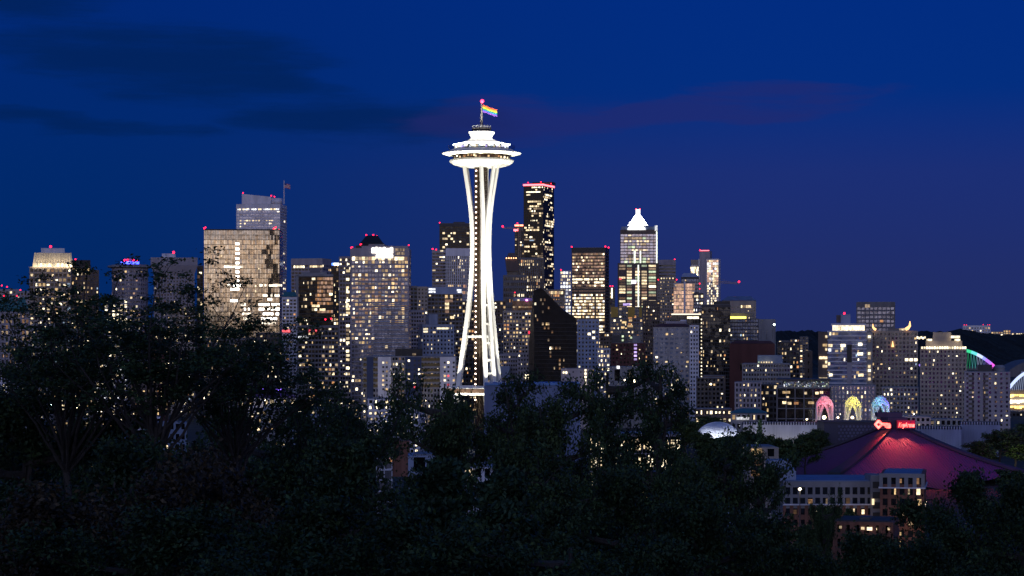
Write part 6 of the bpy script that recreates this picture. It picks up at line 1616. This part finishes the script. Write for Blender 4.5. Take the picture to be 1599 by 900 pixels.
def grow(seed, H, R_, fork, limbs, style, nleaf, leaf, mat, spread=.9, sub=6, twig=4, cl=.6, flat=.5, stems=1):
    """one tree: tapered trunk and limbs in one mesh, leaves gathered round its twigs in another; base at the origin"""
    r = random.Random(seed); g = np.random.default_rng(seed)
    m = MB(); tips = []
    tr = (H * .016 + .08) if style != 'spread' else .125
    top = H * (.93 if style != 'spread' else fork + .08)
    bend = [(r.uniform(-1, 1) * H * .015, r.uniform(-1, 1) * H * .015) for _ in range(6)]
    def trunk(t):
        i = min(4, int(t * 5)); f = t * 5 - i
        return Vector((bend[i][0] * (1 - f) + bend[i + 1][0] * f, bend[i][1] * (1 - f) + bend[i + 1][1] * f, t * top))
    m.tube([trunk(i / 10) for i in range(11)], [tr * (1.35 if i == 0 else 1) * (1 - .8 * (i / 10) if style != 'spread' else 1 - .25 * i / 10) for i in range(11)], 8)
    for l in range(limbs):
        t = l / max(1, limbs - 1)
        az = l * 2.399 + r.uniform(-.4, .4)
        if style == 'cone':
            z0 = H * (fork + (1 - fork) * t * .97); ln = R_ * (1 - t) ** .85 * r.uniform(.75, 1.1) + .15
            p0 = trunk(min(1, z0 / top)); pts = [p0]
            for q in range(1, 5):
                f = q / 4; pts.append(p0 + Vector((math.cos(az) * ln * f, math.sin(az) * ln * f, -ln * .25 * f * f + ln * .05 * f)))
        elif style == 'spread':
            p0 = trunk(.9 + .1 * r.random()); rad = R_ * math.sqrt(r.uniform(.08, 1.0)); zt = H * r.uniform(.89, 1.0) - (rad / R_) ** 2.2 * H * .06
            e = Vector((math.cos(az) * rad, math.sin(az) * rad * .8, zt)); pts = [p0]
            mid = p0.lerp(e, .5) + Vector((0, 0, (e.z - p0.z) * -.12 + .1)) + Vector((r.uniform(-.3, .3), r.uniform(-.3, .3), 0))
            for q in range(1, 8):
                f = q / 7; pts.append(p0 * (1 - f) ** 2 + mid * 2 * f * (1 - f) + e * f * f + Vector((r.uniform(-.06, .06), r.uniform(-.06, .06), 0)))
        else:
            z0 = H * (fork + (.9 - fork) * t); p0 = trunk(min(1, z0 / top))
            ph = r.uniform(-.05, 1.0)
            e = Vector((math.cos(az) * R_ * math.cos(ph * 1.45) * spread, math.sin(az) * R_ * math.cos(ph * 1.45) * spread, H * (fork + .12) + (H * (.88 - fork)) * (.35 * t + .65 * max(0, ph)) ** .9))
            if e.z < p0.z: e.z = p0.z + R_ * .15
            pts = [p0]; mid = p0.lerp(e, .5) + Vector((0, 0, -.08 * (e - p0).length)) + Vector((r.uniform(-.1, .1), r.uniform(-.1, .1), 0)) * R_
            for q in range(1, 7):
                f = q / 6; pts.append(p0 * (1 - f) ** 2 + mid * 2 * f * (1 - f) + e * f * f)
        L_ = (pts[-1] - pts[0]).length
        r0 = tr * .42 * (1 if style != 'spread' else 1.0) * (1 - .5 * t if style == 'cone' else 1)
        m.tube(pts, [r0 * (1 - .85 * i / (len(pts) - 1)) for i in range(len(pts))], 6)
        tips.append((pts[-1], 1.0))
        for s_ in range(sub):
            f = .35 + .62 * (s_ + r.random()) / sub; i = min(len(pts) - 2, int(f * (len(pts) - 1))); q = pts[i].lerp(pts[i + 1], f * (len(pts) - 1) - i)
            dirn = (pts[i + 1] - pts[i]).normalized(); sd = Vector((r.uniform(-1, 1), r.uniform(-1, 1), r.uniform(-.25, .65 if style != 'cone' else .1))).normalized()
            ln = L_ * r.uniform(.16, .34) * (1.15 - .4 * f)
            e = q + (dirn * .6 + sd).normalized() * ln
            m.tube([q, q.lerp(e, .5) + Vector((0, 0, ln * .05)), e], [r0 * .32, r0 * .2, r0 * .06], 4)
            tips.append((e, .9)); tips.append((q.lerp(e, .55), .6))
            for w in range(twig):
                a = q.lerp(e, r.uniform(.4, 1)); sd = Vector((r.uniform(-1, 1), r.uniform(-1, 1), r.uniform(-.3, .5))).normalized(); e2 = a + sd * ln * r.uniform(.25, .55)
                m.tube([a, e2], [r0 * .09, r0 * .03], 3); tips.append((e2, .7))
    tp = np.array([t[0] for t in tips]); wt = np.array([t[1] for t in tips]); wt /= wt.sum()
    idx = g.choice(len(tips), nleaf, p=wt)
    off = g.normal(size=(nleaf, 3)) * cl * np.array([1, 1, flat])
    cen = tp[idx] + off
    return m, leaf_mesh('crown', cen, leaf, mat, g, droop=.5 if style == 'cone' else .15)

ARCH = {}
def arche(key, **kw):
    mb, cm = grow(**kw)
    co = np.empty(len(cm.vertices) * 3, np.float32); cm.vertices.foreach_get('co', co); co = co.reshape(-1, 3)
    kw = dict(kw, H=float(np.percentile(co[:, 2], 99.3)), R_=float((np.percentile(co[:, 0], 98.5) - np.percentile(co[:, 0], 1.5)) / 2))
    ARCH[key] = (mb, cm, kw)
arche('spread', seed=31, H=24, R_=3.6, fork=.70, limbs=26, style='spread', nleaf=17500, leaf=.115, mat=LEAF[0], sub=4, twig=2, cl=.14, flat=.5)
arche('spread_b', seed=44, H=24, R_=3.6, fork=.69, limbs=24, style='spread', nleaf=16000, leaf=.115, mat=LEAF[0], sub=4, twig=2, cl=.14, flat=.5)
arche('reach', seed=35, H=20, R_=4.6, fork=.67, limbs=22, style='spread', nleaf=14000, leaf=.12, mat=LEAF[0], sub=3, twig=3, cl=.17, flat=.36)
arche('broad', seed=2, H=16, R_=5.0, fork=.25, limbs=30, style='broad', nleaf=80000, leaf=.17, mat=LEAF[0], sub=7, twig=4, cl=.34, flat=.6)
arche('mid', seed=5, H=16, R_=4.4, fork=.3, limbs=26, style='broad', nleaf=32000, leaf=.17, mat=LEAF[1], sub=6, twig=4, cl=.27, flat=.6)
arche('russet', seed=8, H=14, R_=4.8, fork=.3, limbs=26, style='broad', nleaf=60000, leaf=.16, mat=LEAF[2], sub=6, twig=4, cl=.32, flat=.55)
arche('airy', seed=13, H=20, R_=3.4, fork=.35, limbs=26, style='broad', nleaf=16000, leaf=.17, mat=LEAF[0], sub=5, twig=4, cl=.24, flat=.7)
arche('cone', seed=17, H=16, R_=3.6, fork=.08, limbs=64, style='cone', nleaf=60000, leaf=.20, mat=LEAF[3], sub=5, twig=2, cl=.18, flat=.6)
arche('distant', seed=23, H=14, R_=5.2, fork=.22, limbs=20, style='broad', nleaf=9000, leaf=.62, mat=LEAF[1], sub=5, twig=3, cl=.6, flat=.7)
used_arch = {}
def tree(kind, label, px, ytop, Y, wpx, rz=0.0, name='leafy_tree', cat='tree', group=None, sink=0.0):
    mb, cm, kw = ARCH[kind]
    p = P(px, ytop, Y); g = ground_z(Y) - .4
    sz = (p.z - g) / kw['H']; sx = wpx * k_at(Y) / (2.0 * kw['R_'])
    root = empty(name, (p.x, Y, g), R(rz), label, cat, group)
    if kind not in used_arch:
        t = mb.build('trunk', BARK, root); c = bpy.data.objects.new('crown', cm); link(c, root); used_arch[kind] = (t, c)
    else:
        t, c = used_arch[kind]; t = t.copy(); link(t, root); c = c.copy(); link(c, root)
    root.scale = (sx, sx, sz)
    return root
# foreground: the big spreading tree and its neighbours
tree('spread', 'tall spreading tree with a forked trunk below the round hotel tower', 240, 412, 72, 330, 0, 'spreading_tree')
tree('spread_b', 'tall spreading tree under the flared crown tower', 110, 415, 76, 330, 120, 'spreading_tree')
tree('spread', 'spreading tree in front of the left half of the golden glass block', 372, 452, 78, 250, 200, 'spreading_tree')
tree('reach', 'smaller spreading tree reaching right in front of the parking garage', 505, 576, 84, 230, 40, 'spreading_tree')
tree('reach', 'low spreading tree at the far left edge', -10, 486, 90, 240, 160, 'spreading_tree')
tree('mid', 'leafy tree in front of the needle legs', 700, 598, 120, 170, 10)
tree('airy', 'airy tree right of the needle base', 805, 588, 130, 150, 70)
tree('mid', 'rounded tree in front of the wide pale blue hall', 850, 612, 115, 190, 200)
tree('airy', 'tall airy tree in front of the podium, left of two', 945, 576, 125, 150, 120)
tree('airy', 'tall airy tree in front of the podium, right of two', 1036, 572, 120, 150, 250)
tree('mid', 'leafy tree left of the white dome', 1015, 712, 100, 170, 330)
tree('mid', 'bushy tree in front of the white dome', 1130, 684, 110, 190, 95)
tree('airy', 'slim tree in front of the yellow lit balcony', 1190, 706, 120, 90, 15)
tree('mid', 'small tree in front of the left end of the brick apartments', 1285, 778, 160, 56, 140)
tree('broad', 'big dark tree at the right below the arena', 1522, 752, 105, 220, 60)
tree('broad', 'big dark tree at the right picture edge', 1600, 762, 95, 240, 180)
tree('broad', 'dark tree in the lower right corner', 1440, 852, 70, 240, 220)
tree('broad', 'dark tree at the bottom below the brick house', 1345, 846, 75, 220, 300)
tree('mid', 'leafy tree at the bottom, left of the parked cars', 1185, 806, 80, 180, 20)
tree('broad', 'dark round tree under the glass pavilion', 985, 752, 75, 260, 90)
tree('broad', 'dark round tree at the bottom right of the middle', 1090, 800, 60, 280, 150)
tree('mid', 'leafy tree under the pale blue hall', 870, 720, 80, 240, 270)
tree('cone', 'drooping conifer at the bottom, right of the middle', 785, 742, 62, 260, 0, 'conifer')
tree('cone', 'drooping conifer at the bottom, left of the middle', 690, 728, 64, 270, 110, 'conifer')
tree('mid', 'leafy tree left of the small grey house', 535, 622, 105, 190, 75)
tree('broad', 'dark tree below the left of the small grey house', 530, 705, 70, 300, 0)
tree('russet', 'russet tinged tree in the lower left middle', 330, 725, 55, 330, 45)
tree('broad', 'dark tree under the forked trunk', 200, 702, 62, 330, 210)
tree('broad', 'dark tree at the lower left edge', 35, 630, 78, 330, 120)
tree('russet', 'russet tinged tree in the lower left corner', 90, 770, 46, 380, 190)
tree('mid', 'leafy tree below the reaching branches', 430, 660, 88, 230, 310)
tree('broad', 'dark tree along the bottom, left of the middle', 480, 790, 48, 380, 280)
tree('broad', 'dark tree along the bottom under the russet tree', 250, 810, 44, 380, 330)
tree('broad', 'dark tree along the bottom centre', 640, 815, 46, 360, 60)
tree('mid', 'leafy tree along the bottom under the conifers', 880, 830, 48, 330, 10)
tree('mid', 'leafy tree left of the forked trunk', 95, 655, 100, 200, 250)
tree('mid', 'leafy tree right of the forked trunk', 300, 668, 95, 220, 130)
# mid distance, round the halls and the arena
for lb, px, yt, Y, w, rz in (
    ('dark tree in front of the fluted hall, left of the slim conifer', 1165, 676, 960, 40, 0), ('rounded tree in front of the white fluted wall, left', 1198, 680, 950, 44, 60),
    ('rounded tree left of the arena roof', 1228, 686, 930, 50, 100), ('rounded tree between the fluted hall and the arena roof', 1258, 678, 960, 46, 200), ('small rounded tree touching the left slope of the arena roof', 1278, 672, 1050, 36, 10),
    ('low tree right of the white dome', 1150, 690, 900, 50, 300), ('tree right of the arena roof under the fluted hall', 1530, 690, 1000, 46, 140), ('tree behind the right corner of the arena', 1562, 672, 1030, 50, 240),
    ('tree at the right edge lit green from below', 1585, 676, 1010, 56, 80), ('dark tree at the right edge behind the lit one', 1605, 664, 1080, 50, 20), ('dark tree beside the right corner of the arena eave', 1580, 735, 800, 60, 60),
    ('low tree hiding the left foot of the dome', 1100, 676, 940, 44, 90), ('low tree hiding the right foot of the dome', 1138, 682, 940, 50, 190),
    ('bushy tree hiding the foot of the low brick house', 1352, 836, 470, 84, 45), ('bushy tree left of the low brick house above the parked cars', 1262, 822, 470, 60, 145),
    ('rounded tree behind the dome', 1110, 652, 1180, 60, 30), ('rounded tree behind the teal pavilion', 1070, 656, 1150, 60, 130), ('lamp lit green tree behind the small grey house', 580, 678, 700, 34, 20), ('lamp lit tree right of the violet restaurant', 520, 660, 720, 40, 200),
    ('tree in front of the middle of the brick apartments', 1328, 797, 540, 26, 0), ('tree at the left end of the low brick house', 1290, 790, 510, 40, 110), ('tree in front of the needle base', 715, 645, 1000, 60, 250), ('tree right of the needle base', 790, 660, 950, 70, 320)):
    tree('distant', lb, px, yt, Y, w, rz, name='rounded_tree')
tree('cone', 'slim dark conifer in front of the white fluted hall', 1187, 655, 1000, 20, 0, 'conifer')
for x, y, Y, e in ((1585, 712, 1000, 900), (582, 690, 690, 350), (522, 672, 710, 250)):
    p = P(x, y, Y); l = bpy.data.lights.new('tree_lamp', 'POINT'); l.energy = e * 3; l.color = (.85, 1, .45); l.shadow_soft_size = .5
    o = bpy.data.objects.new('tree_lamp', l); link(o); o.location = (p.x, Y - 9, p.z - 3)
